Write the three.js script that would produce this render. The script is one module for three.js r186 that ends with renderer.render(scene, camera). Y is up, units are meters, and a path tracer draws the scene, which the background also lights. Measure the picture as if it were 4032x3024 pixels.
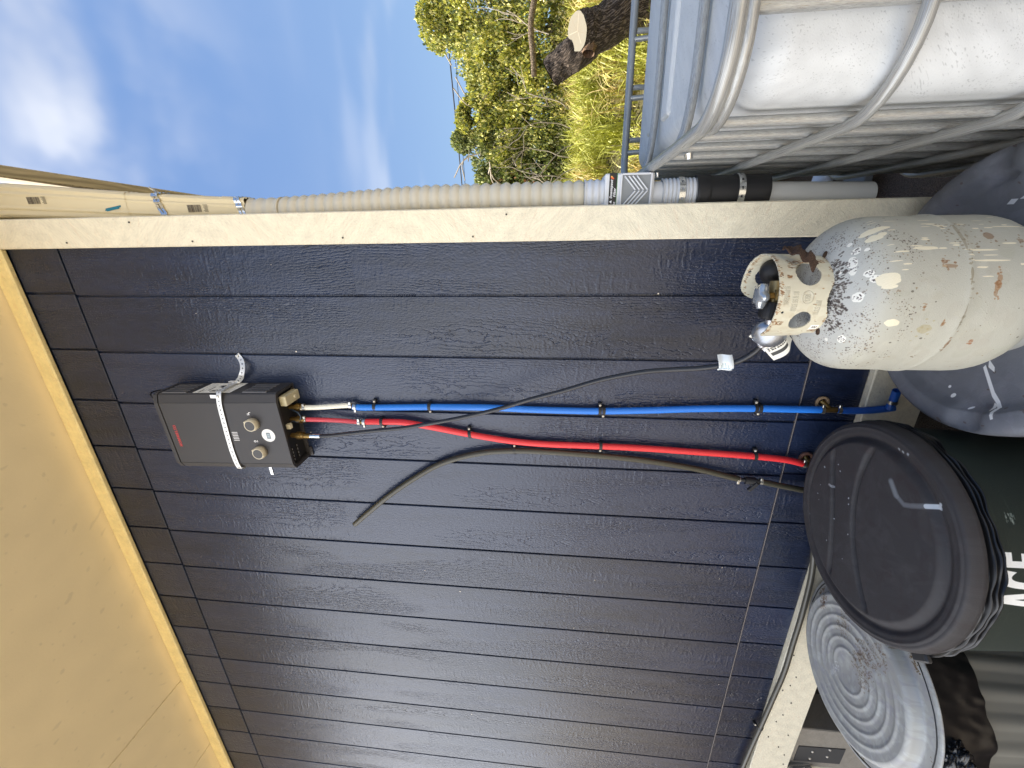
import * as THREE from 'three';
import { mergeGeometries } from 'three/addons/utils/BufferGeometryUtils.js';
import { RoundedBoxGeometry } from 'three/addons/geometries/RoundedBoxGeometry.js';

// ------------------------------------------------------------------ camera (phone held sideways: the picture lies on its side)
const scene = new THREE.Scene();
const camera = new THREE.PerspectiveCamera(86.05, 4 / 3, 0.05, 600);
camera.position.set(0, 1.6, 1.2814);
camera.quaternion.setFromEuler(new THREE.Euler(0.105625, 0.371235, 0.021107, 'YXZ'))
  .multiply(new THREE.Quaternion().setFromAxisAngle(new THREE.Vector3(0, 0, 1), -Math.PI / 2));
scene.add(camera);

// ------------------------------------------------------------------ noise
function rng(seed) { let s = seed >>> 0; return () => { s = (s + 0x6D2B79F5) | 0; let t = Math.imul(s ^ (s >>> 15), 1 | s); t = (t + Math.imul(t ^ (t >>> 7), 61 | t)) ^ t; return ((t ^ (t >>> 14)) >>> 0) / 4294967296; }; }
const PERM = new Uint8Array(512); { const r = rng(7), p = [...Array(256).keys()]; for (let i = 255; i > 0; i--) { const j = Math.floor(r() * (i + 1)); [p[i], p[j]] = [p[j], p[i]]; } for (let i = 0; i < 512; i++) PERM[i] = p[i & 255]; }
const G3 = [[1, 1, 0], [-1, 1, 0], [1, -1, 0], [-1, -1, 0], [1, 0, 1], [-1, 0, 1], [1, 0, -1], [-1, 0, -1], [0, 1, 1], [0, -1, 1], [0, 1, -1], [0, -1, -1], [1, 1, 0], [0, -1, 1], [-1, 1, 0], [0, -1, -1]];
function noise(x, y, z = 0) {
  const X = Math.floor(x), Y = Math.floor(y), Z = Math.floor(z); x -= X; y -= Y; z -= Z;
  const u = x * x * x * (x * (x * 6 - 15) + 10), v = y * y * y * (y * (y * 6 - 15) + 10), w = z * z * z * (z * (z * 6 - 15) + 10);
  const a = (X & 255), b = (Y & 255), c = (Z & 255);
  const g = (i, j, k) => { const q = G3[PERM[PERM[PERM[(a + i) & 255] + ((b + j) & 255)] + ((c + k) & 255)] & 15]; return q[0] * (x - i) + q[1] * (y - j) + q[2] * (z - k); };
  const L = (p, q, t) => p + (q - p) * t;
  return L(L(L(g(0, 0, 0), g(1, 0, 0), u), L(g(0, 1, 0), g(1, 1, 0), u), v), L(L(g(0, 0, 1), g(1, 0, 1), u), L(g(0, 1, 1), g(1, 1, 1), u), v), w);
}
const fbm = (x, y, z = 0, o = 4) => { let s = 0, a = 0.5; for (let i = 0; i < o; i++) { s += a * noise(x, y, z + i * 7.3); x *= 2.03; y *= 2.03; z *= 2.03; a *= 0.5; } return s; };
const sst = (a, b, x) => { const t = Math.min(1, Math.max(0, (x - a) / (b - a))); return t * t * (3 - 2 * t); };
const clamp = (x, a = 0, b = 1) => Math.min(b, Math.max(a, x));

// ------------------------------------------------------------------ sky, sun, exposure
const SUN = new THREE.Vector3(-0.44, 0.88, -0.13).normalize();
{
  const w = 1024, h = 512, d = new Float32Array(w * h * 4);
  const B1 = new THREE.Vector3(0.205, 0.79, -0.59).normalize();
  for (let j = 0; j < h; j++) for (let i = 0; i < w; i++) {
    const el = ((j + 0.5) / h - 0.5) * Math.PI, az = ((i + 0.5) / w - 0.5) * 2 * Math.PI;
    const y = Math.sin(el), x = Math.cos(el) * Math.cos(az), z = Math.cos(el) * Math.sin(az);
    const yy = Math.max(y, 0);
    const t = Math.pow(1 - yy, 3.2);
    let r = 0.080 + 0.105 * t, g = 0.136 + 0.135 * t, b = 0.262 + 0.10 * t;
    const k = 1 / (yy + 0.22), px = x * k, pz = z * k;                           // flat cloud layer
    // wisps near the horizon, ragged sheets higher up; one broken sheet reaches overhead and on towards the front
    const streak = fbm(px * 0.9 + 3, pz * 3.4 + 1.7, 0.3, 5), rag = fbm(px * 1.7 + 9, pz * 1.7, 2.1, 6), big = fbm(px * 0.55, pz * 0.55 + 4, 5, 4);
    const dot = x * B1.x + y * B1.y + z * B1.z;
    const near = Math.exp(-Math.pow(Math.acos(clamp(dot, -1, 1)) / 0.15, 2) / 2), fine = fbm(px * 4.2 + 1.5 * rag, pz * 4.2 + 1.5 * big, 7.7, 5);
    let cov = 0.98 * near * sst(-0.32, 0.30, rag * 0.5 + fine * 0.9 + 0.10 * near);
    cov += 0.42 * sst(0.02, 0.40, streak) * sst(0.02, 0.2, yy) * sst(0.52, 0.3, yy);
    const sheet = sst(0.0, 0.85, 0.5 * z - 0.85 * x + 0.22 * big);                                  // the sheet that covers the front half of the sky
    const thick = sheet * sst(-0.62, 0.16, rag + 0.8 * big) * 0.95; cov += thick;
    cov = clamp(cov);
    const cl = 0.36 + 0.14 * rag + 1.10 * sheet * (1 + 0.5 * rag);
    r += (cl * 1.0 - r) * cov; g += (cl * 1.01 - g) * cov; b += (cl * 1.05 - b) * cov;
    if (y < 0) { const m = sst(0, -0.08, y); r += (0.12 - r) * m; g += (0.11 - g) * m; b += (0.10 - b) * m; }
    const o = (j * w + i) * 4; d[o] = r; d[o + 1] = g; d[o + 2] = b; d[o + 3] = 1;
  }
  const sky = new THREE.DataTexture(d, w, h, THREE.RGBAFormat, THREE.FloatType);
  sky.mapping = THREE.EquirectangularReflectionMapping; sky.magFilter = sky.minFilter = THREE.LinearFilter; sky.needsUpdate = true;
  scene.background = sky; scene.environment = sky;
}
const sun = new THREE.DirectionalLight(new THREE.Color(1, 0.93, 0.82), 5);
sun.position.copy(SUN).multiplyScalar(30); sun.castShadow = true; sun.shadow.mapSize.set(2048, 2048);
Object.assign(sun.shadow.camera, { left: -14, right: 14, top: 14, bottom: -14, near: 1, far: 70 });
scene.add(sun);
const renderer = new THREE.WebGLRenderer({ antialias: true });
renderer.setSize(1024, 768); renderer.shadowMap.enabled = true;
renderer.toneMapping = THREE.LinearToneMapping; renderer.toneMappingExposure = 2.85;

// ------------------------------------------------------------------ helpers
const V = (x, y, z) => new THREE.Vector3(x, y, z);
const lin = (r, g, b) => new THREE.Color().setRGB(r, g, b);
function M(r, g, b, rough = 0.6, metal = 0, extra = {}) { return new THREE.MeshPhysicalMaterial({ color: lin(r, g, b), roughness: rough, metalness: metal, side: THREE.DoubleSide, ...extra }); }
const used = {};
function numbered(n) { const k = used[n] = (used[n] || 0) + 1; return k === 1 ? n : `${n}_${String(k - 1).padStart(3, '0')}`; }
function tag(o, label, category, group, kind) { if (label) o.userData.label = label; if (category) o.userData.category = category; if (group) o.userData.group = group; if (kind) o.userData.kind = kind; return o; }
function thing(name, label, category, pos = [0, 0, 0], group) { const g = new THREE.Group(); g.name = numbered(name); g.position.set(...pos); scene.add(g); return tag(g, label, category, group); }
function strip(g) { g = g.index ? g.toNonIndexed() : g; for (const k of Object.keys(g.attributes)) if (!['position', 'normal', 'uv'].includes(k)) g.deleteAttribute(k); g.morphAttributes = {}; return g; }
const merge = (list) => list.length === 1 ? list[0] : mergeGeometries(list.map(strip));
function part(name, geo, mat, parent) { const m = new THREE.Mesh(Array.isArray(geo) ? merge(geo) : geo, mat); m.name = parent === scene ? numbered(name) : name; m.castShadow = m.receiveShadow = true; parent.add(m); return m; }
const mv = (g, x = 0, y = 0, z = 0, rx = 0, ry = 0, rz = 0) => g.applyMatrix4(new THREE.Matrix4().compose(V(x, y, z), new THREE.Quaternion().setFromEuler(new THREE.Euler(rx, ry, rz)), V(1, 1, 1)));
// box with chamfered edges, flat shaded, uv in metres
function cbox(w, h, d, c = 0.003, uo = 0, vo = 0) {
  const P = [], s = [w / 2, h / 2, d / 2], pos = [], uv = [];
  const vert = (sx, sy, sz, ax) => { const v = [sx * s[0], sy * s[1], sz * s[2]], sg = [sx, sy, sz]; for (let k = 0; k < 3; k++) if (k !== ax) v[k] -= sg[k] * c; return v; };
  const tri = (a, b, q, out) => {
    const A = V(...a), n = V(...b).sub(A).cross(V(...q).sub(A)); let t = [a, b, q]; if (n.dot(out) < 0) { t = [a, q, b]; n.negate(); }
    const ax = Math.abs(n.x) > Math.abs(n.y) ? (Math.abs(n.x) > Math.abs(n.z) ? 0 : 2) : (Math.abs(n.y) > Math.abs(n.z) ? 1 : 2);
    for (const p of t) { pos.push(...p); uv.push((ax === 0 ? p[2] : p[0]) + uo, (ax === 1 ? p[2] : p[1]) + vo); }
  };
  const quad = (a, b, e, f, o) => { tri(a, b, e, o); tri(a, e, f, o); };
  for (let ax = 0; ax < 3; ax++) for (const sg of [-1, 1]) {
    const o = [0, 0, 0]; o[ax] = sg; const q = [[-1, -1], [1, -1], [1, 1], [-1, 1]].map(([i, j]) => { const e = [0, 0, 0]; e[ax] = sg; e[(ax + 1) % 3] = i; e[(ax + 2) % 3] = j; return vert(...e, ax); });
    quad(...q, V(...o));
  }
  for (let ax = 0; ax < 3; ax++) { const b = (ax + 1) % 3, e = (ax + 2) % 3; for (const i of [-1, 1]) for (const j of [-1, 1]) {
    const mk = (t, face) => { const sg = [0, 0, 0]; sg[ax] = t; sg[b] = i; sg[e] = j; return vert(...sg, face); };
    const o = [0, 0, 0]; o[b] = i; o[e] = j; quad(mk(-1, b), mk(1, b), mk(1, e), mk(-1, e), V(...o));
  } }
  for (const i of [-1, 1]) for (const j of [-1, 1]) for (const k of [-1, 1]) tri(vert(i, j, k, 0), vert(i, j, k, 1), vert(i, j, k, 2), V(i, j, k));
  const g = new THREE.BufferGeometry(); g.setAttribute('position', new THREE.Float32BufferAttribute(pos, 3)); g.setAttribute('uv', new THREE.Float32BufferAttribute(uv, 2)); g.computeVertexNormals(); return g;
}
const box = (x0, x1, y0, y1, z0, z1, c = 0.003, uo = 0, vo = 0) => mv(cbox(x1 - x0, y1 - y0, z1 - z0, c, uo, vo), (x0 + x1) / 2, (y0 + y1) / 2, (z0 + z1) / 2);
const cyl = (r0, r1, h, n = 20, open = false) => new THREE.CylinderGeometry(r0, r1, h, n, 1, open);
const curve = (pts) => new THREE.CatmullRomCurve3(pts.map((p) => V(...p)), false, 'centripetal');
const tube = (pts, r, seg = 64, rad = 12) => new THREE.TubeGeometry(curve(pts), seg, r, rad, false);
function alongY(g, a, b) { const A = V(...a), B = V(...b), d = B.clone().sub(A); g.applyQuaternion(new THREE.Quaternion().setFromUnitVectors(V(0, 1, 0), d.clone().normalize())); const m = A.add(B).multiplyScalar(0.5); g.translate(m.x, m.y, m.z); return g; }
const rod = (a, b, r0, r1 = r0, n = 14) => alongY(cyl(r1, r0, Math.hypot(b[0] - a[0], b[1] - a[1], b[2] - a[2]), n), a, b);
// surface of revolution about y, with wobble; v of the uv runs with height between y0 and y1
function revolve(prof, n, fn = null, y0 = null, y1 = null) {
  const pos = [], uv = [], idx = [];
  const lo = y0 ?? Math.min(...prof.map((p) => p[1])), hi = y1 ?? Math.max(...prof.map((p) => p[1]));
  for (let i = 0; i <= n; i++) { const a = Math.PI + i / n * 2 * Math.PI; prof.forEach(([r, y], j) => {
    let R = r, Y = y; if (fn) [R, Y] = fn(i === n ? Math.PI : a, r, y, j);
    pos.push(R * Math.sin(a), Y, R * Math.cos(a)); uv.push(i / n, (y - lo) / (hi - lo)); }); }
  const m = prof.length; for (let i = 0; i < n; i++) for (let j = 0; j < m - 1; j++) { const a = i * m + j, b = a + m; idx.push(a, b, a + 1, b, b + 1, a + 1); }
  const g = new THREE.BufferGeometry(); g.setAttribute('position', new THREE.Float32BufferAttribute(pos, 3)); g.setAttribute('uv', new THREE.Float32BufferAttribute(uv, 2)); g.setIndex(idx); g.computeVertexNormals();
  const N = g.attributes.normal; for (let j = 0; j < m; j++) { const v = V(N.getX(j) + N.getX(n * m + j), 0, N.getZ(j) + N.getZ(n * m + j)); v.y = N.getY(j) + N.getY(n * m + j); v.normalize(); N.setXYZ(j, v.x, v.y, v.z); N.setXYZ(n * m + j, v.x, v.y, v.z); }
  return g;
}
// thin sheet of metal or plastic with holes, bent by pos(u, v)
function sheet(nu, nv, pos, inside, th) {
  const P = [], N = [], U = [], grid = [], e = 1e-3;
  for (let i = 0; i <= nu; i++) { grid.push([]); for (let j = 0; j <= nv; j++) {
    const u = i / nu, v = j / nv, p = pos(u, v), a = pos(u + e, v).sub(pos(u - e, v)), b = pos(u, v + e).sub(pos(u, v - e)), n = a.cross(b).normalize();
    grid[i].push({ p, n, f: p.clone().addScaledVector(n, th / 2), b: p.clone().addScaledVector(n, -th / 2), u, v }); } }
  const ins = []; for (let i = 0; i < nu; i++) { ins.push([]); for (let j = 0; j < nv; j++) ins[i].push(inside((i + 0.5) / nu, (j + 0.5) / nv)); }
  const add = (q, n, w) => { P.push(q.x, q.y, q.z); N.push(n.x, n.y, n.z); U.push(w.u, w.v); };
  for (let i = 0; i < nu; i++) for (let j = 0; j < nv; j++) if (ins[i][j]) {
    const A = grid[i][j], B = grid[i + 1][j], C = grid[i + 1][j + 1], D = grid[i][j + 1];
    for (const w of [A, B, C, A, C, D]) add(w.f, w.n, w);
    for (const w of [A, C, B, A, D, C]) add(w.b, w.n.clone().negate(), w);
    const wall = (p, q) => { const n = q.p.clone().sub(p.p).cross(p.n).normalize(); for (const [s, w] of [['f', p], ['b', p], ['b', q], ['f', p], ['b', q], ['f', q]]) add(w[s], n, w); };
    if (!ins[i - 1]?.[j]) wall(D, A); if (!ins[i + 1]?.[j]) wall(B, C); if (!ins[i][j - 1]) wall(A, B); if (!ins[i][j + 1]) wall(C, D);
  }
  const g = new THREE.BufferGeometry(); g.setAttribute('position', new THREE.Float32BufferAttribute(P, 3)); g.setAttribute('normal', new THREE.Float32BufferAttribute(N, 3)); g.setAttribute('uv', new THREE.Float32BufferAttribute(U, 2)); return g;
}
function tex(w, h, fn, srgb = false, rx = 1, ry = 1) {
  const d = new Uint8Array(w * h * 4);
  for (let j = 0; j < h; j++) for (let i = 0; i < w; i++) { const c = fn(i / w, j / h), o = (j * w + i) * 4; const q = typeof c === 'number' ? [c, c, c] : c; d[o] = clamp(q[0]) * 255; d[o + 1] = clamp(q[1]) * 255; d[o + 2] = clamp(q[2]) * 255; d[o + 3] = 255; }
  const t = new THREE.DataTexture(d, w, h); t.wrapS = t.wrapT = THREE.RepeatWrapping; t.magFilter = t.minFilter = THREE.LinearFilter; t.repeat.set(rx, ry); if (srgb) t.colorSpace = THREE.SRGBColorSpace; t.needsUpdate = true; return t;
}
function canvas(w, h, draw, srgb = true) { const c = document.createElement('canvas'); c.width = w; c.height = h; const x = c.getContext('2d'); draw(x, w, h); const t = new THREE.CanvasTexture(c); if (srgb) t.colorSpace = THREE.SRGBColorSpace; t.wrapS = t.wrapT = THREE.RepeatWrapping; return t; }
function again(t, rx, ry) { const c = t.clone(); c.repeat.set(rx, ry); c.needsUpdate = true; return c; }
// noise that tiles over the unit square
const tile = (u, v, f, s = 0, ax = 1, ay = 1) => { const a = u * 2 * Math.PI, b = v * 2 * Math.PI; return noise(Math.cos(a) * f * ax + s, Math.sin(a) * f * ax + Math.cos(b) * f * ay, Math.sin(b) * f * ay + s * 1.7); };

// ------------------------------------------------------------------ shared textures and materials
// painted cedar-pattern siding: six boards side by side, each 2.44 m long (u = along the board)
const PW = 0.2032;
const grainBump = tex(2048, 1024, (u, v) => {
  const k = Math.floor(v * 6), f = v * 6 - k, X = u * 2.44, Y = f * PW;
  const c = PW * (0.5 + 0.55 * Math.sin(k * 2.3 + 0.6)), wob = noise(X * 1.3, k * 5.1, 1) * 0.05;
  const dx = (Y - c - wob), dep = 0.035 + 0.05 * (0.5 + noise(X * 0.9 + k * 3, k * 9.7, 4)) + 0.012 * noise(X * 6, k, 8);
  let rr = Math.sqrt(dx * dx + dep * dep) * 150 + 0.55 * noise(X * 22, Y * 90, k * 3) + 0.35 * noise(X * 70, Y * 160, k + 20) + X * 0.8;
  const fr = rr - Math.floor(rr);
  const zone = sst(-0.12, 0.22, noise(X * 1.8, Y * 9 + k * 4, 12));
  const ridge = (1 - sst(0.0, 0.26, fr)) * zone;
  const cross = sst(0.05, 0.45, noise(X * 75, Y * 26, 31 + k)) * sst(-0.1, 0.25, noise(X * 2.3 + 8, Y * 11, 40 + k));   // saw marks across the board
  const rough = noise(X * 95, Y * 210, 50) * 0.75 + noise(X * 190, Y * 330, 60) * 0.5 + noise(X * 40, Y * 120, 66) * 0.3;
  const dabs = sst(0.28, 0.5, noise(X * 85 + 3, Y * 95, 71));
  return clamp(0.56 - 0.56 * ridge + 0.16 * cross + 0.20 * rough + 0.05 * dabs);
});
grainBump.repeat.set(1, 1);
const navyTone = tex(512, 256, (u, v) => { const k = Math.floor(v * 6); const n = 0.86 + 0.16 * noise(u * 6, v * 30, 3) + 0.13 * Math.sin(k * 4.1) + 0.12 * noise(u * 60, v * 90, 5); return [n, n, n * 1.01]; }, true);
const navy = M(0.017, 0.027, 0.060, 0.29, 0, { map: navyTone, bumpMap: grainBump, bumpScale: 0.0027, specularIntensity: 1, ior: 1.54 });
const navyDark = M(0.012, 0.014, 0.024, 0.6);
const paintMap = tex(1024, 1024, (u, v) => {
  let n = 0.97 + 0.05 * tile(u, v, 3, 1) + 0.04 * tile(u, v, 14, 4);
  const sm = sst(0.32, 0.55, tile(u, v, 5, 9, 1, 3) + 0.4 * tile(u, v, 40, 2)); n -= 0.012 * sm;
  const sp = sst(0.52, 0.6, tile(u, v, 46, 12)); n -= 0.10 * sp;
  return [n, n * (0.995 - 0.02 * sm), n * (0.99 - 0.03 * sm)];
}, true);
const paintBump = tex(1024, 1024, (u, v) => 0.5 + 0.10 * tile(u, v, 30, 5) + 0.30 * tile(u, v, 62, 8) + 0.16 * sst(0.25, 0.5, tile(u, v, 9, 15)));
const cream = M(0.78, 0.72, 0.55, 0.5, 0, { map: again(paintMap, 1.6, 1.6), bumpMap: again(paintBump, 1.8, 1.8), bumpScale: 0.002 });
const yellowCream = M(0.86, 0.72, 0.36, 0.55, 0, { map: again(paintMap, 0.9, 0.9), bumpMap: again(paintBump, 1.1, 1.1), bumpScale: 0.002 });
const tan = M(0.90, 0.77, 0.50, 0.6, 0, { map: tex(512, 512, (u, v) => { const n = 0.985 + 0.02 * tile(u, v, 3, 3) - 0.05 * sst(0.5, 0.62, tile(u, v, 12, 21)); return [n, n, n]; }, true, 0.5, 0.5), bumpMap: again(paintBump, 0.7, 0.7), bumpScale: 0.0004 });
const rawWood = M(0.30, 0.27, 0.22, 0.85, 0, { map: again(paintMap, 2, 2), bumpMap: again(paintBump, 1, 8), bumpScale: 0.002 });
const grayWood = M(0.62, 0.57, 0.47, 0.9, 0, { map: tex(512, 512, (u, v) => { const n = 0.86 + 0.18 * tile(u, v, 2, 3, 7, 0.3) + 0.10 * tile(u, v, 8, 3, 6, 0.4); return [n, n * 0.97, n * 0.9]; }, true, 1, 1) });
const galvMap = tex(512, 512, (u, v) => { const n = 0.86 + 0.14 * tile(u, v, 4, 2) + 0.10 * tile(u, v, 13, 6); const r = sst(0.3, 0.55, tile(u, v, 3, 20) + 0.3 * tile(u, v, 22, 1)); return [n, n * (1 - 0.04 * r), n * (1 - 0.10 * r)]; }, true, 3, 3);
const galvRough = tex(512, 512, (u, v) => 0.5 + 0.22 * tile(u, v, 6, 33) + 0.08 * tile(u, v, 26, 3), false, 3, 3);
const galv = M(0.50, 0.50, 0.475, 0.65, 0.35, { map: galvMap, roughnessMap: galvRough });
const steel = M(0.66, 0.68, 0.68, 0.38, 0.9, { roughnessMap: galvRough });
const brass = M(0.42, 0.27, 0.09, 0.38, 0.9, { map: galvMap });
const blackPlastic = M(0.014, 0.014, 0.015, 0.5);
const rubber = M(0.010, 0.010, 0.011, 0.55);
const bagBlack = M(0.005, 0.005, 0.0055, 0.3);
const nailMat = M(0.62, 0.56, 0.46, 0.45, 0.2);
const darkNail = M(0.05, 0.04, 0.03, 0.7);
const clampMat = M(0.6, 0.58, 0.52, 0.3, 0.95);

// ------------------------------------------------------------------ ground
function groundH(x, z) {
  const d = -z * 0.85 + x * 0.32;
  let h = 1.12 * sst(1.35, 3.9, d) + 0.05 * Math.max(0, Math.min(d, 30) - 3.9);
  if (x < 0.3) h *= 1 - sst(0.3, -0.4, x) * sst(-2.9, -2.4, z);
  return h + 0.03 * noise(x * 1.7, z * 1.7) * sst(0.6, 2.5, Math.hypot(x, z - 1)) + 0.012 * noise(x * 9, z * 9, 3);
}
{
  const xs = [], zs = []; const axis = (arr, lo, hi) => { for (let t = -1; t <= 1.0001; t += 1 / 110) arr.push(Math.sign(t) * (Math.abs(t) * 5 + Math.pow(Math.abs(t), 5) * 255)); };
  axis(xs); axis(zs);
  const pos = [], col = [], uv = [], idx = [], n = xs.length;
  for (const z of zs) for (const x of xs) {
    pos.push(x, groundH(x, z), z); uv.push(x, z);
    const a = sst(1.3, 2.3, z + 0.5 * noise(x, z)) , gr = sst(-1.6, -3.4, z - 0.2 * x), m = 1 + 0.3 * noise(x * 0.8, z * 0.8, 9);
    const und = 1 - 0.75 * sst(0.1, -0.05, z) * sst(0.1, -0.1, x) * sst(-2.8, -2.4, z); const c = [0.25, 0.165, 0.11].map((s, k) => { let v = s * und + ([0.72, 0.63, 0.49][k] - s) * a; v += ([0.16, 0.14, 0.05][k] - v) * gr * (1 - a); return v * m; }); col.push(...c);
  }
  for (let j = 0; j < zs.length - 1; j++) for (let i = 0; i < n - 1; i++) { const a = j * n + i; idx.push(a, a + n, a + 1, a + 1, a + n, a + n + 1); }
  const g = new THREE.BufferGeometry(); g.setAttribute('position', new THREE.Float32BufferAttribute(pos, 3)); g.setAttribute('color', new THREE.Float32BufferAttribute(col, 3)); g.setAttribute('uv', new THREE.Float32BufferAttribute(uv, 2)); g.setIndex(idx); g.computeVertexNormals();
  const soil = tex(512, 512, (u, v) => { const n = 0.88 + 0.25 * tile(u, v, 20, 3) + 0.25 * tile(u, v, 60, 7); return [n, n, n]; }, true, 1.6, 1.6);
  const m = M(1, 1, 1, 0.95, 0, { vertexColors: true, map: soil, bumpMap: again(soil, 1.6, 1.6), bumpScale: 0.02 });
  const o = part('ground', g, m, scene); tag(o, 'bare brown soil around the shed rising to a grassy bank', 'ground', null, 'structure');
}

// ------------------------------------------------------------------ the shed wall
const wall = thing('shed_wall', 'dark navy grooved board wall of the shed with cream trim boards', 'wall');
{
  const rows = [[3.274, 3.462, 0.003, 0.010], [0.832, 3.270, 0, 0], [0.654, 0.828, -0.003, 0.009]];
  const r = rng(5), G = 0.0068;
  rows.forEach(([y0, y1, zf, sh], ri) => {
    for (let k = 0; k <= 20; k++) {
      const xr = (k === 0 ? 0.03 : -0.2042 - PW * (k - 1) - G / 2) + (k ? sh : 0), xl = -0.2042 - PW * k + G / 2 + sh;
      const g = cbox(xr - xl, y1 - y0, 0.012, 0.0016), uv = g.attributes.uv, p = g.attributes.position;
      const va = Math.floor(r() * 6), flip = r() < 0.5 ? -1 : 1, off = r();
      for (let i = 0; i < p.count; i++) uv.setXY(i, (flip * p.getY(i)) / 2.44 + off, (clamp((p.getX(i) + (xr - xl) / 2) / PW, 0.01, 0.97) + va) / 6);
      mv(g, (xl + xr) / 2, (y0 + y1) / 2, zf - 0.006); part('plank', g, navy, wall);
    }
    const g = cbox(3, y1 - y0, 0.012, 0.0016); const uv = g.attributes.uv; for (let i = 0; i < uv.count; i++) uv.setXY(i, uv.getY(i) / 2.44, uv.getX(i) / 1.2);
    mv(g, -4.272 - 1.5 + sh, (y0 + y1) / 2, zf - 0.006); part('plank', g, navy, wall);
  });
  part('backing_board', box(-7.2, 0.03, 0.5, 3.6, -0.10, -0.0085), navy, wall);
  part('flashing_strip', box(-7.2, 0.0, 0.8288, 0.8322, -0.008, 0.004, 0.001), M(0.13, 0.11, 0.10, 0.5, 0.2), wall);
  part('sill_board', box(-7.2, -0.046, 0.492, 0.6525, -0.03, 0.018, 0.003), cream, wall);
  part('corner_trim', box(-0.0455, 0.047, 0.45, 3.9, -0.02, 0.0205, 0.003, 0.3, 0.1), cream, wall);
  part('side_board', box(0.0305, 0.0465, 0.45, 3.8, -2.5, -0.021, 0.003), cream, wall);
  part('frieze_trim', box(-7.2, -0.046, 3.464, 3.528, 0.0035, 0.0225, 0.004), yellowCream, wall);
  const nh = cyl(0.0026, 0.0026, 0.004, 8).rotateX(Math.PI / 2); const rr = rng(12);
  for (let i = 0; i < 26; i++) { const x = -1.55 - i * 0.06 - rr() * 0.05; part('nail', nh.clone().translate(x, 0.51 + rr() * 0.12, 0.0185), darkNail, wall); }
  for (let i = 0; i < 22; i++) { const y = 0.7 + rr() * 2.4, x = -0.1 - rr() * 2.4; part('paint_fleck', new THREE.CircleGeometry(0.001 + rr() * 0.0018, 7).translate(x, y, 0.0012), nailMat, wall); }
  for (const [x, y] of [[-0.03, 3.47], [-0.028, 3.2], [-0.03, 2.75], [-0.027, 2.25], [-0.03, 1.85], [0.03, 2.95], [0.028, 1.75], [-0.75, 0.59]]) part('nail', nh.clone().translate(x, y, 0.021), darkNail, wall);
}
const roof = thing('shed_roof', 'tan painted eave ceiling boards and grey wooden roof edge over the wall', 'roof');
{
  for (const [a, b] of [[0.047, -2.205], [-2.2085, -2.745], [-2.7485, -5.15], [-5.1535, -7.2]]) part('soffit_panel', box(b, a, 3.53, 3.545, 0.0, 0.76, 0.002, a * 3), tan, roof);
  part('roof_deck', box(-7.3, 0.155, 3.861, 3.90, -2.7, 0.86, 0.004), grayWood, roof);
  part('front_fascia', box(-7.3, 0.21, 3.50, 3.86, 0.761, 0.80, 0.004), cream, roof);
  const f = cbox(0.045, 0.16, 2.6, 0.004); mv(f, 0.184, 3.85, -1.2, 0, 0.055, 0); part('roof_edge_board', f, grayWood, roof);
  part('rafter', box(0.045, 0.16, 3.70, 3.80, -2.6, -0.02, 0.004), grayWood, roof);
}
const body = thing('shed_floor', 'raised timber floor and back walls of the shed above bare soil', 'shed');
{
  part('floor_slab', box(-7.2, 0.03, 0.50, 0.62, -2.5, -0.11, 0.004), rawWood, body);
  part('back_panel', box(-7.2, 0.03, 0.62, 3.8, -2.5, -2.45, 0.004), navyDark, body);
  part('end_panel', box(-7.2, -7.15, 0.62, 3.8, -2.44, -0.11, 0.004), navyDark, body);
}
{
  const t = thing('foundation_post', 'pale timber post under the sill board with dark steel nail plate', 'post');
  part('post', box(-2.44, -2.17, -0.05, 0.488, -0.20, -0.034, 0.004), rawWood, t);
  const pl = part('nail_plate', sheet(60, 24, (u, v) => V(-2.395 + 0.11 * u - 0.01 * v, 0.235 + 0.2 * v, -0.032), (u, v) => ![0, 1, 2, 3].some((i) => Math.hypot((u - (0.14 + 0.24 * i)) * 0.11, (v - (i % 2 ? 0.3 : 0.7)) * 0.2) < 0.0045), 0.003), M(0.09, 0.09, 0.09, 0.5, 0.6), t);
  for (let i = 0; i < 4; i++) part('nail', new THREE.SphereGeometry(0.006, 8, 6).translate(-2.375 + 0.026 * i, i % 2 ? 0.3 : 0.37, -0.031), nailMat, t);
  part('spacer_block', box(-2.9, -2.445, -0.05, 0.488, -0.16, -0.036, 0.004), cream, t);
  const b = thing('metal_duct', 'short galvanised round duct end behind the sill board beside the post', 'duct');
  part('duct_ring', rod([-2.47, 0.46, 0.0], [-2.47, 0.36, -0.03], 0.05, 0.05, 24), steel, b);
}

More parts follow.
